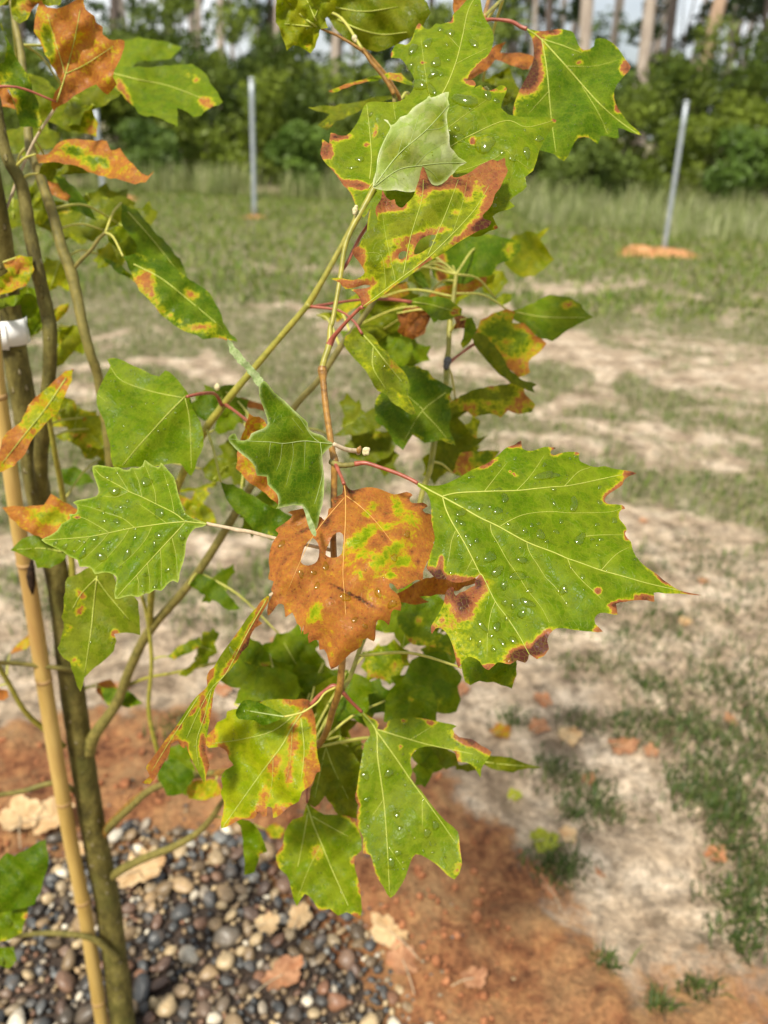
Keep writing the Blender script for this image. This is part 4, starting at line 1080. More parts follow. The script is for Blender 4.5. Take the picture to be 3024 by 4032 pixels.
# dark folded young leaf with downy turned edges
o4 = S('y2', '1205 1165 1150 1130 1095 1080 1000 1050 950 1010 940 950 880 890 800 820 700 720 600 640 540 560 492 520 440 590 470 750 510 860 530 960 480 1010 360 1060 340 1110 230 1130 200 1060 165 1065 125 1110 170 1180 240 1250 330 1320 400 1400 420 1490 520 1500 530 1580 590 1640 630 1690 635 1800 615 1830 700 1810 880 1800 940 1900 1030 2045 1060 1900 1090 1800 1110 1600 1105 1450 1085 1330 1090 1280 1160 1210')
v4 = [S('y2', t) for t in ('1205 1165 1060 1150 900 1135 700 1160 550 1145 330 1135 150 1115', '1060 1150 980 1080 860 900 700 730', '1070 1150 1085 1280 1095 1450 1050 1650 1010 1780', '785 1150 790 1300 720 1590', '680 1160 660 1330 620 1440', '915 1140 905 1420', '560 1150 540 1300', '900 1050 780 900')]
folded = leaf(o4, .462, tu=.55, tv=.10, green=(.075, .18, .022), g2=(.11, .22, .02), rim=((.42, .50, .24), 6), veins=v4, spacing=9, wave=.0025, vr=2.0, vmat=M_VEIN_PALE, pucker=.0006, drops=40, dmm=(.3, .8),
     petiole=[(1412, 1782, .482, 12), (1403, 1776, .480, 10), (1361, 1769, .474, 9), (1313, 1748, .468, 8)], pmat=M_PET_P)
leaf(S('y2', '118 85 180 150 260 240 350 350 430 430 497 545 490 592 440 585 380 510 300 400 190 290 135 200'), .452, tu=.3, tv=.1, mat=M_DOWN, spacing=10, wave=.001, auto=False, rough=8, name='turned_edge', parent=folded)
leaf(S('y2', '890 1800 940 1850 975 1930 1030 2080 1020 2115 980 2080 940 1980 915 1880'), .450, tu=.2, tv=.0, mat=M_DOWN, spacing=10, wave=.0006, auto=False, name='turned_edge', parent=folded)
# large pale green leaf at the top
o5 = (S('z6', '430 660') + S('z6', '380 740 320 660 280 560 240 500') + S('z5', '230 1620 190 1560 130 1480 70 1420 25 1340 40 1260 42 1210 100 1250 115 1155 180 1175 250 1180 310 1120 365 1030 390 960 430 895 520 885 640 890 720 880 790 830 830 780 845 730 840 680 800 610 760 550 720 510 640 500 655 430 690 385 730 382 770 390 800 370 830 320 850 260 885 200 920 235 960 255 990 245 1030 205 1070 210 1130 195 1165 185 1180 130 1230 80 1300 0 1360 -60 1400 -60 1420 0 1430 60 1450 140 1490 210 1530 280 1530 380 1510 440 1470 500 1400 560 1340 620 1310 680 1285 702 1350 695 1380 735 1360 770 1420 740 1480 790 1550 770 1600 738 1650 770 1620 860 1600 940 1650 985')
    + S('c13', '0 730 150 745 310 765 280 820 200 960 160 1090 110 1130 120 1190 60 1240 10 1280 45 1315') + S('z6', '1500 690 1430 730 1475 825 1400 850 1340 890 1240 895 1000 860 800 800 600 900 470 960 400 900'))
v5 = [S('z5', '450 1640 700 1300 900 1050 1090 810 1200 560 1260 330 1310 100 1380 -40'), S('z5', '455 1560 470 1390 460 1200 440 1000 430 910'), S('z5', '470 1640 800 1500 1150 1280 1350 1170 1640 1050')+S('c13', '120 810 290 770'),
      S('z5', '680 1040 660 900'), S('z5', '1000 900 960 760 930 560 900 330'), S('z5', '1140 1110 1300 990 1500 850'), S('z5', '800 1560 1200 1500 1520 1390 1640 1310')+S('c13', '30 1000 140 1080'), S('z5', '1200 560 1350 480 1480 420'), S('z5', '1240 420 1130 300')]
leaf(o5, .515, tu=-.05, tv=-.40, green=(.16, .27, .030), g2=(.19, .31, .045), edge=(.28, 8), veins=v5, spacing=11, wave=.0042, vr=3.0, pucker=.0008, curl=.0016, auto=False, dome=.01,
     blobs=BL('z5', (70, 1310, 60, 70, 0, .95), (330, 1605, 130, 32, 10, .8), (190, 1190, 90, 28, 0, .85), (500, 1140, 24, 60, 10, .45), (430, 1260, 30, 20, 0, .5), (640, 480, 26, 30, 0, .6), (880, 220, 40, 40, 0, .55), (1160, 165, 28, 34, 0, .7), (1345, 715, 60, 26, 20, .7), (1390, 580, 120, 12, -45, .5), (1510, 780, 90, 12, 10, .6), (1350, 1225, 22, 30, 0, .9), (920, 545, 22, 12, 20, .8), (1640, 770, 24, 16, 0, .6), (1450, 1220, 80, 60, 0, .22))
         + BL('c13', (300, 765, 26, 12, 0, .8)) + BL('z6', (1470, 825, 26, 14, 0, .8)),
     drops=66, dmm=(.5, 2.2), big=DR('z5', (1035, 545, 44), (885, 740, 50, 1.2, -40), (1280, 875, 66, 1.5, -25), (830, 430, 42, 1.6, 90), (960, 375, 40, 1.5, 60), (1155, 290, 34, 1.3, -30), (1360, 380, 40, 1.3, -40), (1010, 650, 34, 1.2, 20), (805, 580, 32), (1455, 1260, 76, 1.2, -20), (1480, 820, 40, 1.4, 80), (1210, 1115, 28), (370, 1390, 32), (1240, 1210, 40, 1.3, -10), (990, 780, 44, 1.7, -45), (1080, 650, 20), (1560, 880, 24), (460, 1000, 22), (310, 1460, 24, 1.5, 0))
       + DR('c13', (120, 975, 26, 1.5, 70), (25, 1010, 22), (200, 885, 22, 1.4, 0)),
     petiole=[(1340, 1085, .497, 9), (1349, 1062, .498, 7), (1370, 1030, .50, 7), (1414, 939, .505, 7), (1455, 870, .51, 6), (1458, 815, .512, 6)])
# young leaf showing its pale downy underside
o6 = S('z6', '450 490') + S('z5', '515 1480 520 1400 545 1300 600 1180 635 1110 600 1060 575 1040 612 1048 640 1090 690 1060 720 1020 780 1000 830 940 890 900 950 860 970 835 990 850 1070 820 1145 800 1135 860 1150 920 1130 980 1130 1070 1150 1180 1155 1280 1185 1310 1230 1370 1300 1415') + S('z6', '1160 320 1110 380 1050 440 980 478 930 465 890 430 850 480 800 525 720 530 640 515 560 520 480 505')
v6 = [S('z5', t) for t in ('490 1625 700 1350 950 1130 1150 910', '495 1625 700 1480 900 1440 1100 1420 1290 1415', '500 1600 540 1350 640 1120', '700 1350 740 1200 760 1030', '800 1260 860 1080 900 920', '950 1130 1060 1120 1130 1080', '640 1530 700 1560 800 1640', '900 1440 1000 1500 1060 1580', '850 1445 960 1330 1120 1230')]
leaf(o6, .478, tu=.05, tv=-.10, green=(.19, .255, .045), g2=(.40, .46, .22), rim=((.60, .63, .40), 8), veins=v6, spacing=9, wave=.0026, vr=2.6, vmat=M_VEIN_PALE, auto=False, curl=.001, fold=(S('z6', '450 490')[0], S('z5', '1150 910')[0], .35), pucker=.0006, drops=40, dmm=(.25, .6))
# browning leaf folded along its midrib
o7 = S('z6', '372 1468 345 1400 310 1350 270 1330 340 1320 430 1305 425 1290 340 1300 230 1325 180 1270 105 1238 190 1232 290 1250 350 1225 385 1190 370 1150 330 1090 290 1040 285 1000 340 970 370 900 420 840 480 800 495 770 475 700 480 650 520 590 530 515 560 570 600 600 630 590 640 630 690 660 730 620 780 570 800 510 830 430 860 320 890 380 910 430 950 480 1000 475 1060 430 1100 385 1110 410 1180 400 1260 360 1310 320 1380 285 1430 265 1470 280 1530 250 1535 310 1555 355 1520 430 1490 500 1450 550 1430 620 1390 680 1350 720 1360 750 1420 770 1390 820 1330 840 1240 890 1140 950 1030 1030 920 1090 860 1130 760 1210 640 1290 540 1370 430 1440')
v7 = [S('z6', t) for t in ('372 1468 540 1340 700 1220 900 1070 1100 875 1200 770 1300 650 1400 480', '700 1210 760 900 850 600 865 430', '900 1050 1050 700 1150 430', '560 1320 520 1050 350 1030', '1100 875 1180 640 1220 450', '640 1270 560 900 530 700')]
leaf(o7, .462, tu=-.10, tv=-.30, green=(.155, .225, .012), g2=(.19, .25, .014), edge=(.42, 16), veins=v7, spacing=10, wave=.0040, vr=2.4, pucker=.0007, dome=.02, curl=.0022,
     holes=[S('z6', '870 900 960 880 970 900 930 930 970 940 900 990 840 1030 790 1040 800 980 830 930'), S('z6', '690 1015 730 1020 720 1060 670 1080 660 1050')],
     blobs=BL('z6', (1450, 380, 150, 150, 0, .62), (860, 470, 60, 130, 0, .62), (1030, 450, 220, 55, -8, .6), (530, 610, 60, 80, 0, .55), (640, 650, 90, 40, 10, .5), (1400, 620, 50, 130, 20, .6), (1370, 790, 110, 50, -10, .6), (1250, 850, 220, 35, -32, .5), (330, 1050, 60, 70, 0, .55), (250, 1275, 180, 36, 0, .6), (360, 1390, 60, 70, 0, .5), (710, 920, 150, 36, -10, .34), (560, 1120, 140, 40, -50, .33), (850, 905, 110, 36, -20, .42), (1230, 540, 40, 70, 0, .5), (1030, 840, 60, 30, 0, .4), (1120, 700, 50, 24, 0, .35), (690, 1045, 60, 60, 0, .4), (870, 1110, 90, 24, -38, .5), (1200, 480, 60, 60, 0, .3)),
     tan=.3, drops=120, dmm=(.3, .8), petiole=[(1297, 1356, .491, 15), (1303, 1345, .49, 13), (1320, 1318, .486, 9), (1367, 1264, .478, 7), (1410, 1220, .472, 7), (1428, 1208, .468, 9)])
# long curled leaf drying at the edges
o8 = S('y3', '1410 -10 1300 110 1240 170 1150 300 1050 440 960 560 910 640 870 710 830 740 800 820 805 900 720 980 650 1060 590 1150 520 1260 480 1320 400 1420 300 1560 240 1640 190 1720 230 1800 150 1865 230 1880 300 1790 380 1650 430 1560 440 1480 455 1470 510 1445 540 1500 580 1520 590 1490 620 1570 680 1690 730 1790 780 1870 800 1780 830 1690 790 1560 800 1440 820 1300 840 1200 860 1060 880 930 930 850 1030 740 1110 640 1150 560 1220 490 1240 400 1290 310 1360 265 1320 235 1340 190 1400 90 1430 0')
v8 = [S('y3', t) for t in ('1400 30 1200 380 1000 760 850 920 720 1150 600 1420', '850 930 780 1200 700 1450 720 1700', '720 1000 560 1250 400 1500 250 1750')]
leaf(o8, .525, tu=.35, tv=-.10, green=(.17, .27, .03), g2=(.20, .27, .035), edge=(.42, 10), veins=v8, spacing=9, wave=.004, vr=2.0, auto=False,
     blobs=BL('y3', (1270, 330, 50, 170, 25, .75), (1180, 520, 34, 90, 30, .6), (1060, 640, 30, 160, 35, .45), (830, 800, 34, 100, 20, .6), (330, 1640, 110, 210, 35, .55), (300, 1780, 90, 40, -40, .35), (765, 1060, 26, 60, 10, .7), (765, 1220, 22, 60, 0, .7), (760, 1500, 30, 110, 0, .7), (810, 1680, 34, 150, 0, .6), (660, 1160, 50, 14, -45, .6), (520, 1310, 40, 14, -40, .6), (560, 1470, 60, 24, 0, .35), (1360, 100, 60, 110, 30, .5), (620, 1200, 30, 260, 32, .25)),
     tan=.6, drops=14, dmm=(.4, .8), big=DR('y3', (1075, 560, 50, 1.7, -60)), petiole=[(1325, 2310, .51, 7), (1220, 2290, .518, 6), (1120, 2310, .522, 6), (1062, 2345, .524, 7)], pmat=M_PET_P)
# ---- second rank, slightly behind the focus
leaf(S('y4', '1040 132 900 130 640 130 590 150 400 210 270 240 260 300 180 340 150 400 80 470 70 540 100 580 200 570 270 620 290 690 330 740 250 790 215 870 230 940 210 1000 240 1080 230 1200 215 1330 300 1300 420 1240 520 1240 570 1180 600 1220 640 1215 645 1130 690 1140 700 1235 770 1200 860 1120 940 1080 970 990 1040 940 1080 880 1110 810 1140 800 1120 680 1105 560 1100 380 1080 260 1055 190'), .565, tu=.05, tv=-.50, green=(.38, .46, .012), g2=(.20, .33, .014), edge=(.36, 18), spacing=13, wave=.004, pucker=.0006,
     veins=[S('y4', t) for t in ('1000 210 880 380 780 560 600 800 400 1080 230 1320', '950 230 700 420 400 500 130 540', '960 300 990 600 960 900', '700 680 690 900 650 1100', '880 390 860 700 820 900')], vr=3.2,
     blobs=BL('y4', (1050, 700, 80, 260, -5, .52), (890, 490, 60, 190, 8, .45), (720, 730, 60, 130, 15, .45), (850, 820, 40, 110, 5, .42), (610, 1030, 60, 130, 15, .5), (580, 1170, 90, 50, 0, .45), (1030, 240, 80, 120, 0, .5), (110, 500, 70, 130, 0, .38), (930, 150, 140, 40, 0, .4), (250, 650, 40, 120, -10, .3), (420, 1250, 200, 40, -15, .38), (750, 1180, 70, 60, -40, .25), (1010, 500, 30, 140, 0, -.5), (980, 380, 40, 100, 20, -.5)),
     tan=.9, drops=90, dmm=(.35, 1.0), petiole=[(1338, 2712, .562, 9), (1312, 2700, .562, 9), (1280, 2720, .562, 8), (1250, 2745, .563, 8), (1225, 2775, .564, 9)])
leaf(S('y4', '800 288 720 230 620 180 520 140 430 135 380 190 350 260 380 310 520 320 600 370 700 340'), .548, tu=-.1, tv=-.3, green=(.075, .18, .018), spacing=13, wave=.002, fold=(S('y4', '800 288')[0], S('y4', '360 250')[0], .4), veins=[S('y4', '800 288 620 260 450 230')], vmat=M_VEIN_PALE, drops=12,
     petiole=[(1322, 2706, .56, 5), (1280, 2728, .555, 4), (1250, 2765, .552, 4), (1200, 2800, .550, 4), (1165, 2812, .549, 4), (1118, 2822, .548, 4)], pmat=M_PET_G)
leaf(S('y5', '640 80 690 110 745 150 730 180 770 185 800 130 880 115 980 115 1060 130 1130 145 1205 165 1180 180 1220 230 1290 240 1350 280 1410 320 1380 370 1350 420 1345 470 1310 410 1260 380 1210 375 1195 320 1130 295 1060 285 980 295 940 330 930 380 940 440 930 470 990 545 1060 640 1140 730 1210 790 1220 850 1230 940 1235 985 1190 1075 1100 1000 1030 950 960 925 930 970 900 1060 860 1130 810 1185 770 1120 730 1060 710 1000 690 930 650 920 650 830 620 770 610 700 625 640 600 600 610 540 620 470 640 350 660 260 690 220 680 180 650 130'), .585, tu=.0, tv=-.30, green=(.15, .26, .020), g2=(.18, .29, .03), edge=(.34, 9), spacing=13, wave=.003, pucker=.0006, vr=3.6,
     veins=[S('y5', t) for t in ('640 80 725 190 735 350 770 600 790 850 805 1150', '725 190 840 350 935 490 1060 660 1200 860', '735 185 930 245 1060 280 1300 330', '770 600 700 700', '800 880 880 1000', '1000 575 1000 780', '930 245 1050 170')],
     blobs=BL('y5', (1240, 240, 70, 26, 25, .75), (1350, 290, 90, 20, 35, .7), (1205, 345, 24, 40, 0, .4), (600, 605, 20, 24, 0, .6), (650, 860, 20, 60, 0, .35), (1215, 1010, 34, 50, 20, .35), (1050, 150, 22, 12, 0, .6), (890, 135, 20, 14, 0, .5), (870, 290, 14, 12, 0, .5), (610, 740, 16, 60, 0, .4)),
     drops=110, dmm=(.35, 1.3), big=DR('y5', (1078, 755, 22), (1028, 800, 22), (800, 445, 26), (845, 690, 18), (808, 980, 28), (850, 920, 20), (660, 460, 24), (672, 600, 16), (865, 770, 14)),
     petiole=[(1342, 2720, .562, 9), (1352, 2728, .563, 9), (1385, 2765, .572, 7), (1424, 2803, .580, 7)])
leaf(S('y5', '315 622 340 640 420 690 520 690 600 720 620 770 640 900 600 940 600 1010 625 1100 635 1180 630 1310 590 1290 550 1270 500 1290 450 1250 390 1260 350 1200 300 1160 255 1235 220 1130 195 1050 150 1010 130 930 170 870 180 800 230 720 290 700'), .65, tu=.0, tv=-.35, green=(.15, .255, .016), g2=(.20, .31, .02), edge=(.36, 14), spacing=14, wave=.004, pucker=.0007, vr=3.6,
     veins=[S('y5', t) for t in ('315 630 350 740 400 860 470 1030 560 1230', '320 680 290 850 260 1000', '345 700 450 760 560 820', '400 870 330 1000 260 1180')], blobs=BL('y5', (370, 920, 40, 60, 0, .4), (600, 965, 26, 26, 0, .45), (150, 950, 30, 60, 0, .25), (600, 1290, 50, 24, 0, .35)), drops=45, dmm=(.45, 1.1), pmat=M_PET_R)
leaf(S('c21', '700 690 760 680 850 720 940 760 1040 800 1080 760 1130 790 1190 860 1240 930 1260 1010 1310 1100 1330 1250 1290 1340 1250 1450 1210 1410 1180 1370 1100 1372 1000 1390 870 1390 740 1390 720 1250 700 1180 680 1090 640 1010 630 930 660 850 690 790 720 730'), .595, tu=.15, tv=-.35, green=(.125, .245, .022), g2=(.165, .29, .03), edge=(.16, 10), spacing=13, wave=.0035, pucker=.0005, vr=2.6, fold=(S('c21', '1210 930')[0], S('c21', '800 1390')[0], .18),
     veins=[S('c21', t) for t in ('1210 930 1100 1040 1000 1150 900 1260 800 1380', '1200 940 1000 900 800 830 720 740', '1210 940 1240 1100 1250 1400', '640 920 700 970')], drops=110, dmm=(.4, 1.2), petiole=[(873, 1596, .655, 8), (855, 1560, .645, 7), (835, 1548, .63, 7), (790, 1550, .61, 7), (735, 1562, .598, 6)], base=S('c21', '1210 930')[0])
leaf(S('q2', '285 145 340 155 410 150 440 145 490 150 520 165 540 220 570 250 620 230 625 195 680 195 740 240 780 300 805 335 770 380 745 410 720 460 730 520 760 570 800 620 860 675 800 660 740 640 745 690 700 685 655 680 640 720 600 690 540 690 510 740 470 805 420 770 350 750 250 680 215 560 240 470 270 410 310 330 320 250 310 190'), .585, tu=.10, tv=-.35, green=(.085, .19, .022), g2=(.11, .225, .026), edge=(.26, 11), spacing=14, wave=.0035, pucker=.0006, vr=3.4,
     veins=[S('q2', t) for t in ('285 145 360 200 480 330 630 500 740 600 840 670', '360 200 385 350 405 570 430 760', '360 195 470 230 560 265', '480 330 620 330 740 300', '560 430 640 560 690 670', '400 450 300 560')],
     blobs=BL('q2', (318, 290, 34, 120, 12, .9), (285, 410, 60, 50, -30, .85), (330, 370, 40, 40, 0, .5), (412, 158, 34, 14, 0, .85), (785, 335, 30, 34, 0, .85), (545, 310, 24, 8, 0, .7), (735, 545, 16, 20, 0, .6), (570, 245, 26, 12, 0, .5)),
     drops=70, dmm=(.45, 1.2), petiole=[(1908, 80, .60, 8), (1940, 76, .595, 6), (2010, 84, .59, 7), (2050, 105, .586, 7), (2074, 114, .585, 8)])
# ------------------------------------------------------------------ the leaves out of focus, behind and beside
def bleaf(crop, pts, d, tone='g', tilt=(0., -.4), decay=0., edge=.2, blobs=(), drops=0, vein=None, **kw):
    tones = {'g': ((.125, .235, .02), (.165, .28, .026)), 'd': ((.070, .165, .018), (.10, .205, .022)), 'o': ((.13, .185, .012), (.17, .22, .016)), 'l': ((.19, .31, .03), (.15, .26, .024)), 'y': ((.28, .33, .012), (.20, .28, .014)), 'p': ((.16, .235, .05), (.19, .26, .06))}
    a, b = tones[tone]
    vs = [S(crop, v) for v in vein] if vein else ()
    O = np.array(S(crop, pts)); c0 = (O.max(0)+O.min(0))/2; O = [tuple(p) for p in c0+(O-c0)*kw.pop('grow', 1.20)]
    return leaf(O, d, tilt[0], tilt[1], a, b, decay, (edge*.75, 16), [(b[0], b[1], b[2], b[3], b[4], b[5]*(.82 if decay < .3 else 1.)) for b in BL(crop, *blobs)], vs, spacing=24, rough=9, wave=.005, drops=drops, dmm=(.5, 1.1), tan=kw.pop('tan', 1. if decay >= .3 or tone == 'y' else .5), **kw)
# upper left
bleaf('a1', '600 740 520 590 440 420 385 330 400 200 440 80 490 140 560 150 650 120 700 90 770 60 790 160 860 210 870 260 920 290 920 350 970 390 1090 400 1080 480 1040 580 1000 680 1030 740 960 820 870 740 800 770 700 830 600 900 540 950 520 900 550 800', .62, 'o', (.1, .25), .60, .12, ((460, 400, 50, 190, -12, -.7), (760, 420, 140, 120, 0, -.16), (800, 420, 60, 40, 0, .25), (650, 850, 140, 90, -30, .2), (600, 200, 60, 200, 0, .1)), 14, ('530 950 610 700 700 350 750 80', '610 690 800 600 1060 430', '605 680 520 400 440 130'), pmat=M_PET_R, base=S('a1', '525 950')[0])
bleaf('a1', '1100 410 1250 390 1310 370 1400 390 1500 400 1640 450 1560 540 1400 560 1300 560 1250 620 1180 640 1100 620 1090 520 1130 460', .92, 'l', (0, -.5), 0, .05)
bleaf('c11', '730 480 860 465 1000 470 1100 460 1220 450 1290 500 1340 580 1390 660 1310 700 1270 735 1230 740 1140 690 1145 795 1090 770 1030 740 980 740 930 720 880 660 820 600 770 540', .74, 'g', (0, -.6), 0, .12, ((790, 560, 50, 24, 60, .8), (840, 640, 34, 16, 70, .7), (1350, 670, 50, 26, 20, .85), (1270, 510, 60, 14, 30, .5)), 14, ('740 480 900 520 1100 560 1340 650',))
bleaf('a1', '250 730 350 740 480 790 560 900 680 850 780 790 880 790 1050 890 930 980 830 1020 870 1120 860 1230 760 1200 640 1190 540 1130 430 1100 380 1180 340 1050 320 900', .80, 'o', (0, -.2), .06, .2, ((850, 1180, 60, 90, 0, .5), (760, 1030, 70, 30, 0, .4)), 5)
bleaf('a1', '330 1120 350 1060 310 880 250 720 150 560 80 420 30 280 60 400 80 500 60 600 0 620 -40 640 -40 760 0 760 100 820 150 960 180 1100 260 1100', .64, 'd', (.5, .1), 0, .36, ((40, 700, 80, 50, 0, .3), (140, 1000, 30, 110, 10, .4)))
bleaf('a1', '0 780 60 820 100 900 130 1000 60 980 -40 970 -40 780', .70, 'y', (0, 0), .62, .1)
bleaf('a1', '150 -70 520 -70 535 20 520 50 430 60 350 40 300 90 270 160 210 195 160 160 140 60', .66, 'o', (.1, 0), .08, .3, ((300, 60, 110, 60, 0, .65), (210, 190, 40, 24, 0, .4)))
bleaf('a1', '-60 -60 80 -60 65 40 -20 55', .70, 'g', (0, 0), .1, .3)
bleaf('a1', '430 1450 520 1450 620 1350 740 1330 850 1340 980 1350 1010 1420 1080 1400 1110 1450 1150 1500 1210 1560 1250 1600 1300 1620 1350 1580 1310 1630 1280 1670 1200 1685 1100 1655 1000 1640 880 1600 700 1530 560 1510 450 1520', .66, 'g', (0, -.5), .60, .1, ((700, 1410, 100, 45, 5, -.6), (860, 1500, 110, 50, 20, -.6), (970, 1530, 80, 60, 20, -.5), (925, 1565, 26, 22, 0, 1.2), (1000, 1380, 60, 40, 0, .25), (600, 1430, 60, 30, 0, -.25)), 6)
bleaf('a2', '410 190 440 110 560 90 700 120 880 170 760 190 600 200 480 220', .68, 'o', (0, .5), 0, .1)
bleaf('a2', '20 450 140 460 300 400 420 470 560 480 500 560 420 600 380 650 250 660 100 690 30 660', .88, 'o', (0, .1), .05, .25)
bleaf('a2', '440 270 540 300 640 400 650 440 560 420 460 380', .78, 'o', (0, -.4), .55, .2)
bleaf('a2', '520 240 620 270 720 370 800 470 870 600 780 560 680 520 640 430 580 340', .78, 'd', (.3, -.2), 0, .05, (), 3)
bleaf('a2', '520 620 640 560 760 540 880 450 1000 460 1100 440 1200 500 1150 600 1060 670 960 700 870 800 780 760 650 760 560 700', .84, 'o', (0, -.2), .05, .15, ((600, 500, 60, 80, 0, .5), (920, 580, 40, 30, 0, .35)))
bleaf('q7', '200 570 270 600 340 690 420 770 470 840 490 910 500 940 430 900 370 860 310 840 260 840 270 760 200 660', .72, 'd', (.35, -.3), 0, .1, (), 6, ('205 580 330 720 490 920',))
bleaf('q7', '100 690 200 660 260 740 300 830 220 850 170 780 120 740', .75, 'l', (0, -.1), .12, .15)
bleaf('q7', '230 850 290 835 380 860 450 890 520 950 610 1010 650 1080 670 1140 700 1190 735 1225 660 1210 580 1215 530 1190 450 1150 400 1110 350 1050 300 1000 270 930', .66, 'd', (.2, -.5), 0, .28, ((300, 930, 44, 40, 30, .7), (330, 1010, 50, 20, 45, .6), (535, 1015, 34, 22, 30, .75), (450, 1140, 90, 14, 30, .4), (600, 1190, 70, 24, 0, .45)), 14, ('235 855 380 930 520 1040 700 1190',))
bleaf('q7', '70 820 150 860 240 920 290 1000 240 950 160 905', .76, 'd', (0, -.2), .05, .2)
# left edge
bleaf('c21', '30 70 120 30 190 40 200 110 150 200 80 230 -40 265 -40 190 60 120', .68, 'y', (.2, -.2), .22, .3, ((120, 60, 70, 40, 0, .4), (80, 200, 40, 30, 0, .3)))
bleaf('c21', '-40 310 80 280 140 285 120 330 50 340 -40 375', .72, 'l', (0, -.4), 0, .1)
bleaf('c21', '130 290 200 280 250 330 270 460 240 500 190 520 160 420', .76, 'l', (0, .1), 0, .1)
bleaf('c21', '340 380 400 340 440 330 430 380 380 430 350 440', .85, 'y', (0, 0), .25, .2)
bleaf('c21', '400 520 470 485 520 500 520 580 470 640 420 700 370 730 370 640 400 580', .82, 'y', (0, 0), .10, .2)
bleaf('a3', '575 640 570 720 510 850 460 960 370 1040 290 1130 230 1250 150 1340 20 1390 -20 1390 40 1290 60 1150 100 1090 200 1020 250 900 330 820 440 720 520 650', .645, 'y', (.3, -.3), .26, .35, ((120, 1240, 150, 160, 0, .45), (270, 1110, 40, 16, 20, .6), (540, 670, 50, 40, 0, .45)), 8, ('575 640 400 900 200 1150 20 1380',), pmat=M_PET_R)
bleaf('a3', '480 880 560 820 640 850 670 920 620 1000 520 990 470 950', .86, 'y', (0, -.2), .16, .4)
bleaf('a3', '740 1010 830 990 900 1020 940 1100 940 1190 860 1240 780 1220 760 1300 700 1210 730 1130', .86, 'y', (0, -.2), .16, .4)
bleaf('a3', '500 1140 660 1080 680 1150 560 1180', .88, 'y', (0, -.4), .05, .15)
bleaf('a3', '380 1150 430 1110 450 1200 420 1290 385 1220', .88, 'y', (0, 0), .05, .15)
bleaf('a3', '560 1440 650 1420 760 1480 800 1540 650 1570 560 1540', .98, 'd', (0, -.5), 0, .1)
bleaf('a3', '650 1800 520 1740 430 1680 380 1760 200 1770 75 1780 110 1820 200 1920 300 1980 420 2020 520 1950 600 1880', .64, 'y', (0, -.3), .62, .1, ((430, 1840, 170, 70, 10, -.48), (560, 1850, 60, 50, 0, -.3)), 3)
bleaf('a4', '140 160 230 70 340 40 440 60 560 130 580 190 530 260 450 300 350 300 330 240 240 200', .66, 'g', (0, -.3), 0, .15, (), 5, ('580 170 400 140 160 150',))
bleaf('a4', '905 390 850 410 780 450 680 490 660 560 650 680 630 800 650 880 600 1040 650 1120 700 1150 730 1250 780 1380 810 1270 890 1190 970 1130 1040 1060 1060 980 1040 930 1130 920 1245 940 1240 800 1230 680 1190 630 1080 560 1030 450 960 395', .60, 'p', (.05, .05), 0, .24, ((750, 565, 40, 30, 60, .8), (765, 715, 44, 26, -40, .85), (640, 890, 30, 60, 0, .4), (1070, 950, 34, 30, 0, .7), (720, 1190, 24, 60, -20, .4), (740, 650, 30, 80, 0, .25)), 26, ('905 400 870 700 850 900 790 1300', '900 420 1000 560 1200 800', '895 420 760 560 680 700'))
bleaf('a4', '110 1110 170 1030 270 940 290 1010 240 1070', .96, 'y', (0, -.3), .45, .2)
bleaf('a4', '-40 1455 60 1470 70 1520 30 1550 -40 1550', .94, 'o', (0, 0), .75, .1)
bleaf('c31', '680 1180 780 1190 860 1220 910 1270 830 1295 720 1280 690 1230', 1.0, 'd', (0, -.5), .05, .2)
bleaf('c31', '650 1150 720 1130 760 1180 680 1250 640 1200', 1.02, 'y', (0, -.5), .68, .1)
bleaf('c31', '1110 960 1180 900 1290 850 1300 900 1240 940 1150 980', .92, 'g', (0, -.6), .1, .35)
bleaf('c31', '1180 1080 1260 1010 1310 965 1290 1030 1220 1090', .90, 'y', (0, -.5), .05, .2)
bleaf('c31', '1260 510 1310 450 1400 480 1480 570 1540 640 1480 650 1410 600 1330 560', .80, 'd', (.2, -.3), 0, .1)
# centre left, behind the folded young leaf
bleaf('q3', '225 340 300 280 370 300 330 400 290 420 230 380', .74, 'd', (0, -.3), 0, .1)
bleaf('q3', '360 470 390 370 440 310 520 330 500 400 450 470 380 490', .74, 'g', (0, -.2), 0, .1, (), 4)
bleaf('q3', '380 250 450 240 460 300 400 320', .76, 'g', (0, -.2), 0, .1)
bleaf('q3', '430 325 500 310 560 330 615 350 610 375 540 360', .78, 'y', (0, -.5), .7, .1)
bleaf('q3', '545 435 615 465 690 560 700 800 690 870 600 790 530 740 485 690 490 620 515 530', .56, 'y', (.3, 0), .58, .15, ((600, 470, 50, 26, 20, -.3), (560, 650, 60, 60, 0, -.1)), 0, None, petiole=[(885, 1592, .66, 8), (920, 1615, .63, 6), (965, 1650, .59, 7), (985, 1665, .565, 10)])
bleaf('q3', '295 700 340 650 400 625 470 640 490 690 430 730 360 760 310 740', .84, 'o', (0, -.3), 0, .1, (), 0, ('340 760 400 690',))
bleaf('q3', '160 810 260 800 330 770 345 790 270 815 170 825', .86, 'y', (0, -.6), .1, .2)
bleaf('q3', '415 800 470 810 560 860 640 910 760 960 720 1060 650 1070 590 1040 530 980 470 920 430 850', .64, 'd', (.15, -.35), 0, .12, ((640, 1060, 60, 14, 20, .35),), 4)
bleaf('q3', '150 850 240 890 310 920 340 990 280 990 210 940 160 890', .90, 'y', (0, -.3), .12, .3)
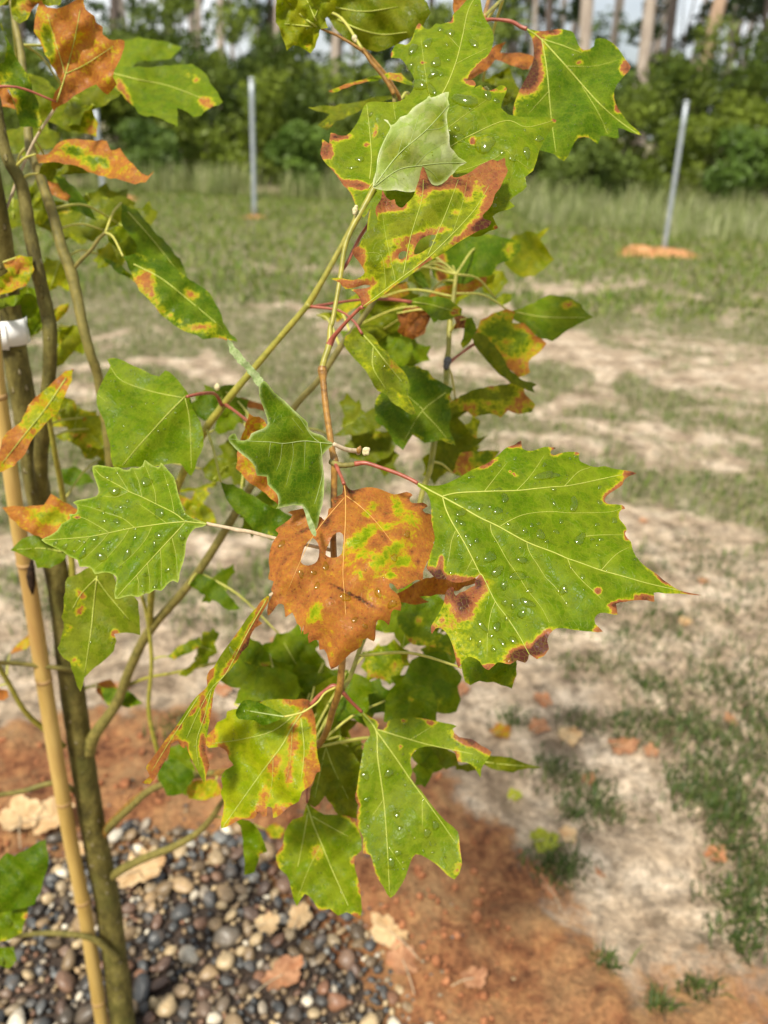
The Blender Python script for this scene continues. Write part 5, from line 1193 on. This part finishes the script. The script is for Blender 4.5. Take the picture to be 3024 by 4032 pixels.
# right of the stem in focus
bleaf('a8', '440 420 340 500 320 560 380 650 480 760 560 880 610 960 690 1000 760 1080 890 1160 930 1150 860 1000 880 920 850 830 750 710 660 610 560 490 490 440', .60, 'p', (.3, -.3), .10, .22, ((720, 740, 120, 12, 50, .4), (870, 1040, 60, 16, 55, .5)), 70, ('450 420 560 540 700 720 850 900', '560 560 560 760 690 980'), petiole=[(1213, 1205, .62, 7), (1330, 1222, .612, 5), (1390, 1262, .606, 5), (1426, 1315, .602, 6)], pmat=M_PET_R)
bleaf('a8', '1300 1000 1220 960 1130 910 1090 850 1000 810 860 820 760 950 680 1050 640 1150 650 1270 720 1320 780 1400 820 1470 880 1520 920 1450 960 1390 1010 1420 1060 1460 1200 1430 1320 1480 1270 1350 1280 1200 1270 1080', .67, 'd', (0, -.5), 0, .3, ((980, 1180, 30, 24, 60, .4), (690, 1180, 60, 120, 0, .1)), 12, ('1290 1010 1050 1200 880 1480', '1050 1190 1200 1350 1300 1470', '1060 1180 860 1000'))
bleaf('a8', '430 330 480 200 560 110 700 60 840 110 880 180 820 300 780 370 700 400 600 470 500 450', .80, 'o', (0, -.3), .05, .15, ((820, 60, 80, 60, 0, .5),))
bleaf('a8', '640 430 720 390 830 400 920 470 930 560 910 650 850 720 780 700 720 620 640 560', .80, 'g', (0, -.4), 0, .12, (), 3)
bleaf('a8', '830 230 900 180 1000 170 1120 200 1100 290 1060 400 960 450 880 420 830 380 860 320', .75, 'o', (0, .4), .92, .1, ((960, 190, 160, 20, 0, -.2),))
bleaf('a8', '960 100 1080 60 1200 60 1320 100 1410 170 1400 220 1320 250 1240 270 1180 250 1100 190 1000 130', .68, 'g', (0, -.6), 0, .1, ((1390, 200, 50, 30, 0, .8),), 4, ('960 100 1150 130 1400 200',), petiole=[(1203, 1212, .62, 7), (1400, 1182, .66, 5), (1520, 1178, .675, 6), (1625, 1190, .68, 7)], pmat=M_PET_R)
bleaf('a8', '1500 290 1545 280 1590 390 1540 480 1470 540 1450 500 1480 400', .70, 'l', (.2, 0), 0, .2, ((1470, 520, 30, 24, 0, .5),))
bleaf('a8', '1360 190 1420 230 1520 270 1470 350 1380 360 1400 300', .71, 'o', (0, 0), 1.0, .1)
bleaf('a8', '1140 170 1190 190 1200 280 1170 300 1140 250', .72, 'd', (0, 0), 0, .1)
bleaf('a7', '270 400 330 330 450 250 560 200 700 200 850 230 920 240 930 310 870 370 760 420 720 490 600 520 520 560 420 560 340 540 290 500', .78, 'd', (0, -.4), .02, .15, ((300, 430, 40, 100, 0, .9), (900, 290, 26, 70, 30, .6), (330, 540, 60, 30, 0, .3)), 10)
bleaf('a7', '900 240 960 190 1050 160 1130 180 1220 130 1150 220 1200 290 1250 370 1180 440 1110 490 1030 500 950 460 890 400 900 310', .86, 'y', (0, -.1), 0, .1, ((890, 380, 40, 26, 0, .4),))
bleaf('a7', '220 700 290 630 420 590 560 550 660 510 650 590 560 650 440 690 330 690', .82, 'y', (0, -.3), .50, .1)
bleaf('a7', '670 580 760 500 830 500 870 580 820 640 770 690 690 660', .90, 'y', (0, -.1), .02, .1)
bleaf('a7', '700 330 760 420 740 560 640 600 560 560 640 480', .84, 'y', (0, -.1), .1, .1)
bleaf('a7', '960 840 1100 790 1250 720 1400 740 1480 790 1520 850 1570 885 1450 940 1350 1000 1270 1060 1180 1040 1060 960 990 900', .78, 'g', (0, -.45), 0, .08, ((1410, 780, 60, 34, 0, .6),), 5, ('960 840 1200 880 1560 885',), fold=(S('a7', '960 840')[0], S('a7', '1570 885')[0], .35))
bleaf('a7', '650 1030 690 940 780 890 880 860 940 880 920 960 1000 960 1060 1020 1170 1110 1100 1190 1040 1240 1050 1320 960 1360 900 1300 850 1220 780 1120 680 1060', .76, 'g', (0, -.3), .40, .28, ((800, 990, 110, 70, 0, -.5), (1000, 1050, 90, 50, 20, -.45), (940, 1160, 100, 50, 10, -.3), (960, 1290, 50, 40, 0, .1)), 4)
bleaf('a7', '610 1080 660 1060 730 1090 800 1180 860 1270 900 1340 970 1400 1090 1440 1060 1460 1100 1520 1000 1470 900 1430 820 1370 720 1260 640 1160', .73, 'o', (.2, 0), 0, .06, (), 0, None, petiole=[(1772, 1425, .73, 7), (1810, 1395, .735, 5), (1856, 1362, .735, 6), (1885, 1345, .73, 6)], pmat=M_PET_R)
bleaf('a7', '790 720 850 680 910 690 900 740 830 775', .80, 'p', (0, -.3), .1, .1)
bleaf('y6', '720 980 830 920 900 890 1020 870 1140 860 1150 920 1210 980 1190 1020 1120 1030 1060 1010 1020 1050 960 1030 880 1045 830 1010 760 1030', .75, 'o', (0, -.4), .08, .35, ((900, 990, 160, 26, 0, .35), (1150, 980, 60, 60, 0, .35)), 3)
bleaf('y6', '600 1360 620 1240 680 1180 690 1080 740 1080 800 1150 850 1210 920 1190 850 1250 780 1300 740 1360 660 1380', .78, 'o', (0, 0), .04, .1)
bleaf('y6', '740 1420 780 1310 860 1300 1000 1300 960 1370 880 1400 790 1440', .72, 'g', (0, -.4), .12, .3, ((800, 1410, 70, 40, 0, .4), (800, 1330, 50, 20, -60, .6)))
bleaf('y6', '740 950 820 960 850 1010 760 1060 690 1070 700 1010', .78, 'o', (0, -.2), .0, .1)
bleaf('c22', '550 1165 640 1110 740 1030 830 970 850 1070 800 1130 700 1160 600 1170', .82, 'o', (0, -.3), 0, .08)
bleaf('c22', '620 1250 700 1190 800 1170 920 1190 930 1230 860 1320 760 1360 650 1320', .85, 'o', (0, -.3), 0, .1, ((740, 1180, 120, 14, 0, .5),))
bleaf('c22', '540 360 640 290 700 260 760 300 680 330 600 400 560 430', .74, 'y', (0, -.4), .15, .3)
bleaf('c22', '760 310 850 230 980 190 990 260 930 290 860 280', .80, 'y', (0, -.4), .4, .2)
bleaf('c22', '1040 130 1090 120 1135 205 1110 212 1060 170', .82, 'd', (0, 0), 0, .05)
bleaf('c22', '425 400 500 385 560 400 470 430', .76, 'y', (0, -.5), 0, .1)
# top
bleaf('q1', '830 365 820 440 780 560 730 630 640 570 540 540 470 600 440 500 400 400 350 290 350 120 345 -60 1010 -60 1010 0 1000 140 960 190 890 250 920 350', .575, 'y', (0, .30), 0, .22, ((620, 240, 60, 20, 40, .7), (640, 590, 160, 16, 20, .7), (820, 420, 18, 40, 0, .8)), 14, ('830 355 640 220 400 -20', '760 350 400 310', '810 270 690 0', '800 210 880 0'), vr=5.)
bleaf('z5', '120 100 210 50 200 -60 830 -60 860 20 910 120 850 230 780 290 700 330 620 370 520 405 430 390 340 350 270 290 190 200', .63, 'o', (0, .35), 0, .08, (), 2, ('180 170 350 250 560 300 780 280', '130 60 400 100 700 60'), vr=4.)
bleaf('z5', '835 748 740 700 690 650 600 645 500 670 330 720 200 765 160 782 190 792 300 757 440 712 560 690 700 722', .60, 'g', (0, -1.2), .12, .3, ((260, 750, 160, 20, -14, .5), (660, 660, 60, 14, 10, .4)))
bleaf('z5', '740 860 700 830 520 860 350 900 150 930 -10 940 60 970 150 990 60 1070 130 1110 200 1040 330 990 420 930 560 890', .66, 'o', (0, -.6), .03, .15, ((90, 1090, 40, 24, 0, .4),))
bleaf('q2', '0 370 60 300 130 240 175 225 150 270 230 270 300 290 270 340 220 330 130 300 100 340 20 385', .68, 'o', (0, -.3), .82, .1)
bleaf('q2', '80 410 190 350 230 440 230 480 160 520 170 440', .72, 'o', (0, -.2), 0, .1)
bleaf('z5', '1190 -30 1290 -40 1290 10 1200 110 1190 60', .62, 'o', (0, 0), .58, .05)
# lower centre
bleaf('a5', '330 330 310 250 240 170 170 140 100 260 120 300 220 350', .74, 'g', (0, -.3), 0, .16, ((250, 340, 110, 26, 10, .4),))
bleaf('a5', '370 260 480 240 620 170 680 220 750 310 790 400 700 460 600 440 500 400 420 330', .80, 'g', (0, -.3), 0, .08)
bleaf('a5', '90 640 140 520 200 430 260 390 420 400 520 450 540 560 510 620 300 620', .70, 'l', (0, -.35), 0, .06)
bleaf('a5', '540 500 640 440 800 430 870 470 740 560 660 620 540 620', .76, 'g', (0, -.3), 0, .06, (), 5)
bleaf('a5', '980 440 1080 460 1150 510 1200 580 1130 590 1130 700 1080 740 1000 720 950 560', .68, 'g', (0, -.3), 0, .06)
bleaf('a5', '720 560 860 480 900 560 880 700 900 900 920 980 760 930 720 800 740 680', .72, 'o', (0, -.1), 0, .05)
bleaf('y4', '1180 560 1290 570 1400 640 1480 760 1490 900 1460 1060 1450 1180 1300 1150 1200 1000 1120 1090 1060 1060 1090 930 1140 800 1110 600', .67, 'o', (0, -.15), .02, .16, (), 8, ('1190 570 1260 760 1400 1050', '1190 580 1140 800 1090 1040'), vr=3.)
bleaf('a5', '1160 260 1280 270 1380 260 1410 360 1380 430 1310 490 1250 450 1160 430 1150 340', .76, 'g', (0, -.3), .12, .3, ((1350, 370, 40, 40, 0, .3), (1200, 440, 60, 30, 0, .4)))
bleaf('a6', '230 590 330 540 480 510 570 550 600 640 690 740 650 830 680 950 640 1060 520 1080 420 1060 340 900 160 850 140 780', .75, 'g', (0, -.35), .03, .08, ((480, 1000, 50, 30, -30, .45), (180, 850, 60, 30, 0, .4)))
bleaf('a6', '-50 1000 0 900 100 850 300 860 400 930 430 1050 420 1200 200 1190 0 1200 -60 1190', .70, 'g', (0, -.4), 0, .06, ((170, 990, 24, 20, 0, .6), (410, 950, 24, 60, 0, .35)))
bleaf('a6', '790 640 770 560 820 520 1000 560 1280 560 1290 700 1245 830 1150 800 1080 770 950 760 870 800 820 770 800 700', .56, 'g', (0, -.35), 0, .28, ((1090, 760, 40, 20, 0, .3), (850, 770, 50, 30, 0, .25)), 4)
bleaf('c32', '960 640 1050 600 1180 590 1240 650 1160 790 1250 830 1260 930 1180 890 1050 870 970 770', .70, 'g', (0, -.3), .05, .3, ((1080, 740, 26, 20, 0, .4), (1120, 880, 80, 24, 10, .3)))
bleaf('c32', '740 960 860 940 940 960 960 1030 900 1130 850 1080 760 1060', .80, 'g', (0, -.2), .12, .3)
bleaf('a6', '380 1500 280 1510 210 1590 290 1680 380 1720 410 1690 470 1650 450 1600', .70, 'g', (0, -.2), 0, .15)
bleaf('a6', '390 1490 560 1530 670 1580 680 1680 560 1720 480 1650', .72, 'p', (0, 0), 0, .1)
bleaf('a6', '1000 1660 1060 1600 1180 1610 1320 1640 1560 1710 1440 1720 1300 1760 1150 1740 1040 1690', .72, 'o', (0, .3), 0, .05, (), 0, ('1000 1660 1250 1690 1550 1710',))
bleaf('a6', '690 1690 850 1680 900 1740 800 1760 700 1740', .74, 'o', (0, .2), 0, .05)
bleaf('c32', '940 570 1040 520 1130 470 1290 440 1430 480 1250 560 1100 570 1150 600 1080 615 960 590', .53, 'o', (0, -.5), .64, .12)
# lower left
bleaf('c41', '-40 740 60 620 100 640 200 580 270 550 285 660 250 800 210 900 100 930 -40 960', .80, 'd', (0, -.1), 0, .05, (), 2)
bleaf('c41', '-40 960 80 920 160 905 160 1010 130 1100 60 1140 -40 1145', .82, 'g', (0, -.3), .04, .4, (), 3)
bleaf('c41', '-40 1225 80 1220 95 1290 50 1340 -40 1300', .86, 'g', (0, -.3), 0, .15)
bleaf('c41', '1050 110 1060 10 1150 0 1240 60 1250 100 1180 190 1100 200', .84, 'd', (0, -.3), 0, .05)
bleaf('c41', '1400 130 1240 130 1250 230 1340 240 1440 200', .86, 'y', (0, -.4), .25, .35)
bleaf('y4', '380 1270 350 1290 410 1340 430 1500 440 1720 520 1700 530 1659 560 1560 620 1540 600 1480 550 1370 480 1300', .70, 'g', (.2, .1), 0, .12, ((590, 1560, 30, 26, 0, .6),))
bleaf('y4', '640 1340 720 1290 790 1340 760 1410 680 1410', 1.0, 'y', (0, -.5), .25, .3)
# more leaves of the inner crown, half hidden behind the others
def inner(fx, fy, w, d, tone, ang, sq, decay=0., edge=.15, drops=0):
    w *= 1.3; tone = 'g' if tone == 'd' and d > .73 else ('l' if tone == 'g' and fy > 1200 else tone)
    lob = [(0, -1.0), (.22, -.72), (.30, -.58), (.52, -.60), (.80, -.62), (.76, -.28), (.92, .05), (.72, .16), (.60, .34), (.62, .62), (.28, .55), (.06, .72), (-.22, .58), (-.58, .66), (-.60, .34), (-.74, .12), (-.94, .02), (-.78, -.30), (-.80, -.64), (-.52, -.60), (-.30, -.56), (-.22, -.72)]
    ca, sa = math.cos(math.radians(ang)), math.sin(math.radians(ang)); r = random.Random(int(fx*7+fy)); pts = []
    for x, y in lob:
        x *= w/2*(.9+.2*r.random()); y *= w/2*sq*(.9+.2*r.random()); pts.append(f'{fx+x*ca-y*sa:.0f} {fy+x*sa+y*ca:.0f}')
    bx, by = fx-(.72*w/2*sq)*sa*1.0, fy+(.72*w/2*sq)*ca
    bleaf('F', ' '.join(pts), d, tone, (r.uniform(-.2, .2), r.uniform(-.5, 0)), decay, edge, (), drops, [f'{bx:.0f} {by:.0f} {fx:.0f} {fy:.0f} {fx+w/2*sq*sa:.0f} {fy-w/2*sq*ca:.0f}'], base=(bx*1.8228, by*1.8228), grow=1.)
for a in [(205, 450, 130, .86, 'o', 150, .6), (140, 480, 110, .90, 'o', 200, .7, .1), (62, 300, 120, .84, 'o', 170, .6, .05), (285, 500, 120, .80, 'o', 120, .6), (250, 545, 90, .84, 'y', 160, .6, .1), (120, 590, 80, .86, 'y', 200, .8, .15), (28, 455, 100, .80, 'o', 180, .6, .05), (170, 215, 110, .80, 'o', 110, .5, .1), (95, 400, 90, .86, 'o', 140, .5, .1), (60, 640, 80, .84, 'l', 180, .6), (150, 730, 80, .86, 'y', 200, .7, .05),
          (905, 560, 120, .84, 'o', 90, .5), (835, 650, 130, .82, 'o', 170, .7), (800, 740, 110, .84, 'g', 200, .6), (985, 620, 110, .86, 'y', 120, .5, .1), (870, 770, 100, .84, 'g', 160, .7), (770, 910, 110, .84, 'o', 250, .5), (815, 970, 110, .86, 'o', 230, .6), (965, 985, 120, .80, 'o', 140, .6, .1), (940, 900, 90, .86, 'o', 170, .5), (1010, 960, 110, .84, 'o', 100, .4, .2),
          (475, 870, 110, .78, 'g', 200, .6), (510, 1000, 90, .82, 'o', 250, .6), (300, 880, 80, .90, 'y', 170, .6, .2), (165, 905, 100, .88, 'y', 190, .6, .2), (205, 955, 100, .88, 'y', 210, .7, .15), (240, 1000, 80, .90, 'g', 160, .5), (420, 1095, 90, .90, 'y', 120, .4, .2), (570, 1090, 130, .76, 'd', 130, .5),
          (565, 1460, 150, .74, 'g', 200, .7), (620, 1400, 130, .80, 'd', 150, .6), (690, 1480, 150, .78, 'g', 190, .7), (780, 1510, 120, .72, 'd', 170, .8), (905, 1490, 140, .76, 'g', 170, .7), (880, 1340, 130, .74, 'g', 190, .7, .05), (830, 1425, 100, .80, 'g', 160, .8, .15), (640, 1490, 110, .80, 'o', 210, .7), (735, 1640, 120, .70, 'o', 180, .9), (960, 1400, 110, .78, 'g', 150, .6, .05), (905, 1290, 90, .72, 'g', 200, .6), (985, 1330, 90, .76, 'g', 150, .5), (700, 1560, 110, .74, 'o', 180, .8), (930, 1640, 110, .74, 'd', 120, .5), (385, 1660, 110, .92, 'd', 100, .6), (470, 1260, 90, .92, 'd', 130, .4), (445, 1400, 80, .94, 'g', 110, .5, .1)]:
    inner(*a)
print('LEAVES', NLEAF[0])

# buds and nodes
def bud(u, v, d, r, parts, mat, stretch=1.3):
    p = unproject(u, v, d); r0 = r*d/FP; V, F, o = [], [], 0
    for k, (dx, dy, s) in enumerate(parts):
        bv, bf_ = blob_mesh(700+k, 2, .8, .18); q = unproject(u+dx*r, v+dy*r, d-.3*r0)
        V.append(bv*r0*s*np.array((1, 1, stretch))+q); F.append(bf_+o); o += len(bv)
    mesh_obj('bud', np.concatenate(V), np.concatenate(F), mat, tree, origin=p)
bud(1441, 1775, .478, 17, ((0, 0, .8), (.5, -.3, .6), (-.3, .5, .6), (.3, .5, .5)), M_BUD)
bud(1414, 1772, .479, 11, ((0, 0, .9), (.4, -1.0, .5)), M_TWIG_B, 1.6)
bud(1398, 828, .492, 13, ((0, 0, .8), (.4, -.9, .7), (-.2, .8, .6)), M_BUD, 1.4)
bud(1396, 150, .588, 11, ((0, 0, .9), (.4, .9, .6)), M_BUD, 1.4)
bud(1208, 3010, .58, 9, ((0, -1.6, .7), (0, 0, .6)), M_BUD, 1.8)
bud(855, 1525, .65, 12, ((0, 0, .9), (.1, -.8, .6)), M_BUD, 1.4)
bud(1762, 1432, .722, 17, ((0, -.5, .9), (-.2, .5, .8)), mat_simple('dark_gall', (.03, .03, .035), (.10, .095, .10), 200, .35, .5, .4), 1.5)
# ------------------------------------------------------------------ bamboo stake and white tie
M_BAMBOO = mat_simple('bamboo', (.38, .25, .065), (.56, .40, .13), 40, .5, .4, .3, .001, (.36, .20, .07), stretch=(1, 1, .12))
M_DARK = mat_simple('rotten_split', (.012, .009, .006), (.05, .03, .018), 200, .9, .1, .8, .002)
sp = np.array([(-40, 1150, .70, 29), (-12, 1500, .74, 29), (38, 1833, .785, 29), (77, 2104, .83, 29), (116, 2311, .87, 30), (168, 2648, .935, 30), (214, 2944, 1.00, 29), (276, 3301, 1.085, 27), (335, 3603, 1.155, 26), (401, 4025, 1.26, 25), (425, 4180, 1.305, 25)])
W = unproject(sp[:, 0], sp[:, 1], sp[:, 2]); Rr = sp[:, 3]*sp[:, 2]/FP
stake = empty('bamboo_stake', (W[-1][0], W[-1][1], 0)); set_props(stake, 'tan bamboo stake with a dark rotted split, standing beside the sapling trunk', 'stake')
Q = catmull(np.concatenate([W, Rr[:, None]], 1), 12); rr = Q[:, 3].copy(); L = np.concatenate([[0], np.cumsum(np.linalg.norm(np.diff(Q[:, :3], axis=0), axis=1))])
nodes = [.10, .30, .47, .69, .90, 1.12]
for nd in nodes: rr *= 1+.07*np.exp(-((L-nd)/.006)**2)
V, F_ = tube_raw(Q[:, :3], rr, 16); mesh_obj('cane', V, F_, M_BAMBOO, stake)
for nd in nodes:
    i = int(np.argmin(abs(L-nd))); c = Q[i, :3]; t = Q[min(i+1, len(Q)-1), :3]-Q[i-1, :3]; t /= np.linalg.norm(t)
    V, F_ = tube_raw(np.array([c-t*.003, c, c+t*.003]), np.array([1.0, 1.06, 1.0])*rr[i], 16); mesh_obj('node_ring', V, F_, mat_simple('bamboo_node', (.30, .18, .07), (.45, .29, .12), 60, .6, .3), stake)
c0 = unproject(122, 2268, .845); c1 = unproject(125, 2205, .832); c2 = unproject(128, 2340, .858)
P = np.array([c1, (c1+c0)/2, c0, (c0+c2)/2, c2]); V, F_ = tube_raw(P, np.array([.0012, .0036, .0048, .0040, .0010]), 10); mesh_obj('split', V, F_, M_DARK, stake)
M_TAPE = mat_simple('white_plastic_tape', (.78, .80, .82), (.86, .87, .88), 30, .4, .4, .1, .001)
tc_ = unproject(40, 1302, .758)
def band(name, z0, z1, rx, ry, cx, a0, a1, parent, tilt):
    n = 28; V, F_ = [], []
    for k, z in enumerate((z0, z1)):
        for i in range(n):
            a = a0+(a1-a0)*i/(n-1); V.append((tc_[0]+cx+math.cos(a)*rx, tc_[1]+math.sin(a)*ry, tc_[2]+z+tilt*math.cos(a)+.0004*math.sin(a*3)))
    for i in range(n-1): F_.append((i, i+1, n+i+1, n+i))
    o = mesh_obj(name, np.array(V), F_, M_TAPE, parent); md = o.modifiers.new('thickness', 'SOLIDIFY'); md.thickness = .0006
tie = empty('tape_tie', tc_); set_props(tie, 'white plastic tape wrapped round the trunk and stake at left', 'tie')
band('wrap', -.0125, .0120, .0215, .0175, -.004, 0, 2*math.pi, tie, .0015)
band('loose_end', -.0150, .0100, .0224, .0184, -.004, 3.9, 5.1, tie, .0005)

# ------------------------------------------------------------------ fallen leaves on the ground
def fallen(fx, fy, wpx, tone, label, seed, rot=0., asp=1., lift=.006, hole=None):
    r = np.random.default_rng(seed); c = on_ground(fx, fy); depth_ = (CROT.T@(c-CPOS))[2]*-1; R0 = wpx/1659*depth_/2
    # lobed blade outline in its own plane
    pts = []
    for k in range(40):
        a = 2*math.pi*k/40; lob = .66+.26*abs(math.cos(a*2.5))**.8+.05*math.sin(a*13+seed)+.06*r.random(); pts.append((math.cos(a)*lob, math.sin(a)*lob*asp))
    P = [(0, 0)]+[(x*f, y*f) for f in (.35, .68, 1.0) for x, y in pts]; P = np.array(P)
    inr = np.hypot(P[:, 0], P[:, 1]); ca, sa = math.cos(rot), math.sin(rot)
    x = (P[:, 0]*ca-P[:, 1]*sa)*R0; y = (P[:, 0]*sa+P[:, 1]*ca)*R0
    gz = float(np.max(terrain_z(c[0]+x, c[1]+y))) if np.hypot(c[0]-TREE[0], c[1]-TREE[1]) > .5 else .020
    z = gz+lift*.5+R0*(.22*inr**2*np.sin(2*np.arctan2(P[:, 1], P[:, 0])+seed)+.14*inr**2)+.05*R0*r.normal(size=len(P))
    F_ = [(0, 1+i, 1+(i+1) % 40) for i in range(40)]
    for k in range(2):
        for i in range(40): p, q = 1+k*40+i, 1+k*40+(i+1) % 40; F_.append((p, p+40, q+40, q))
    if hole: F_ = [f for j, f in enumerate(F_) if j not in hole]
    root = empty('fallen_leaf', (c[0], c[1], gz)); set_props(root, label, 'leaf', 'fallen leaves on the ground')
    o = mesh_obj('blade', np.stack([c[0]+x, c[1]+y, z], -1), F_, M_LEAF, root)
    dec = {'orange': .62, 'tan': .56, 'brown': .80, 'yellow': .22, 'mixed': .45}[tone]
    g = {'orange': (.3, .25, .02), 'tan': (.5, .4, .2), 'brown': (.2, .1, .05), 'yellow': (.45, .46, .10), 'mixed': (.24, .26, .03)}[tone]
    add_color(o.data, 'green', np.tile(np.array(g), (len(P), 1))); 
    if tone in ('orange', 'brown'):
        o.data.materials.clear(); o.data.materials.append(M_RUSTLEAF)
    if tone == 'tan':
        o.data.materials.clear(); o.data.materials.append(M_TANLEAF)
    add_float(o.data, 'tan', np.ones(len(P))); add_float(o.data, 'decay', dec+.12*inr*(tone != 'yellow')+.2*(inr > .8)*(tone == 'mixed'))
    Q = catmull([(c[0], c[1], z[0]), (c[0]-ca*R0*.9, c[1]-sa*R0*.9, gz+R0*.3), (c[0]-ca*R0*1.7, c[1]-sa*R0*1.7, gz+.004)], 5); V, F2 = tube_raw(Q, np.linspace(.0012, .0009, len(Q)), 6); mesh_obj('stalk', V, F2, M_PET_P, root)
M_TANLEAF = mat_simple('dry_tan_leaf', (.46, .30, .14), (.68, .50, .28), 45, .7, .3, .6, .003, (.50, .28, .12), trans=.15)
M_RUSTLEAF = mat_simple('dry_rust_leaf', (.26, .11, .05), (.50, .27, .14), 55, .65, .3, .8, .004, (.42, .17, .07), trans=.15)
FALL = [
 (50, 1792, 95, 'tan', 'broad tan fallen leaf on red clay, leftmost of the pair left of the stake', 2.0, .9), (116, 1785, 90, 'tan', 'pale tan fallen leaf just behind the bamboo stake', .6, 1.0), (172, 1855, 60, 'tan', 'small tan fallen leaf at the gravel rim between stake and trunk', 1.2, .7),
 (305, 1895, 110, 'tan', 'large tan fallen leaf lying on the gravel right of the trunk', .7, .75), (612, 2122, 100, 'orange', 'orange brown fallen leaf lying on the gravel, lowest in view', .75, .6),
 (838, 2030, 92, 'tan', 'buff fallen leaf at the right rim of the gravel', 2.4, .7), (868, 2092, 80, 'orange', 'pinkish brown curled fallen leaf at the gravel rim below the buff one', 1.9, .8),
 (1175, 1822, 62, 'yellow', 'pale yellow green fallen leaf on the sand right of the clay', .4, 1.0), (1225, 1812, 46, 'tan', 'tan fallen leaf touching the pale yellow green one', 1.6, .8), (1112, 1722, 34, 'yellow', 'tiny yellow fallen leaf on the sand above the yellow green one', .9, .9),
 (1182, 1920, 60, 'orange', 'narrow orange fallen leaf at the clay edge', 1.9, .42), (1545, 1850, 56, 'orange', 'salmon brown fallen leaf in the weeds at lower right', .6, .75), (1295, 1892, 30, 'orange', 'small slim orange fallen leaf on bare sand at lower right', 2.2, .45),
 (1345, 1618, 70, 'orange', 'largest of the orange fallen leaves right of the lower leaf cluster', .3, .7), (1228, 1598, 56, 'tan', 'buff orange fallen leaf left of the largest orange one', 1.1, .9), (1170, 1522, 48, 'orange', 'upper rust coloured fallen leaf right of the big green leaf', 2.0, .8), (1163, 1582, 50, 'brown', 'dark rust fallen leaf below the upper rust one', .8, .9),
 (1080, 1588, 48, 'mixed', 'orange fallen leaf with a green heart on the sand', .5, .9), (1405, 1632, 40, 'orange', 'small orange fallen leaf right of the largest one', 1.4, .8), (1578, 1560, 40, 'orange', 'orange fallen leaf in the weeds at right, upper one', 1.7, .6),
 (1520, 1255, 26, 'orange', 'rust speck of a leaf on the sand right of the big green leaf tip', .2, .8), (1480, 1345, 34, 'tan', 'tan fallen leaf on sand under the big green leaf tip', .7, .8), (598, 1392, 46, 'orange', 'orange fallen leaf on sand beside the curled leaf', .9, .8), (482, 1494, 44, 'orange', 'orange fallen leaf left of the curled leaf', 2.5, .8), (330, 1262, 44, 'orange', 'rust leaf on the ground left of the lower branch fork', .5, .7), (258, 1490, 52, 'orange', 'orange fallen leaf right of the trunk above the clay', .2, .8), (1270, 1690, 40, 'brown', 'brown fallen leaf among weeds right of the lower leaf cluster', 1.0, .7), (985, 1490, 60, 'orange', 'orange fallen leaf half hidden under the big green leaf', .9, .9), (1390, 1130, 24, 'orange', 'small rust leaf on the pale sand above the big green leaf', .9, .8),
 (648, 1998, 62, 'tan', 'small tan leaf scrap on the gravel under the lower leaves', 1.3, .8), (578, 2012, 52, 'tan', 'tiny square tan leaf scrap on the gravel left of another scrap', .4, .9), (1022, 2128, 58, 'orange', 'rust leaf scrap pressed into the clay right of the gravel', .4, .8),
]
for i, (fx, fy, w, tone, lab, rot, asp) in enumerate(FALL): fallen(fx, fy, w*1.12, tone, lab, 40+i, rot, asp, hole=(47, 48, 49, 88, 89) if 'large tan' in lab else None)
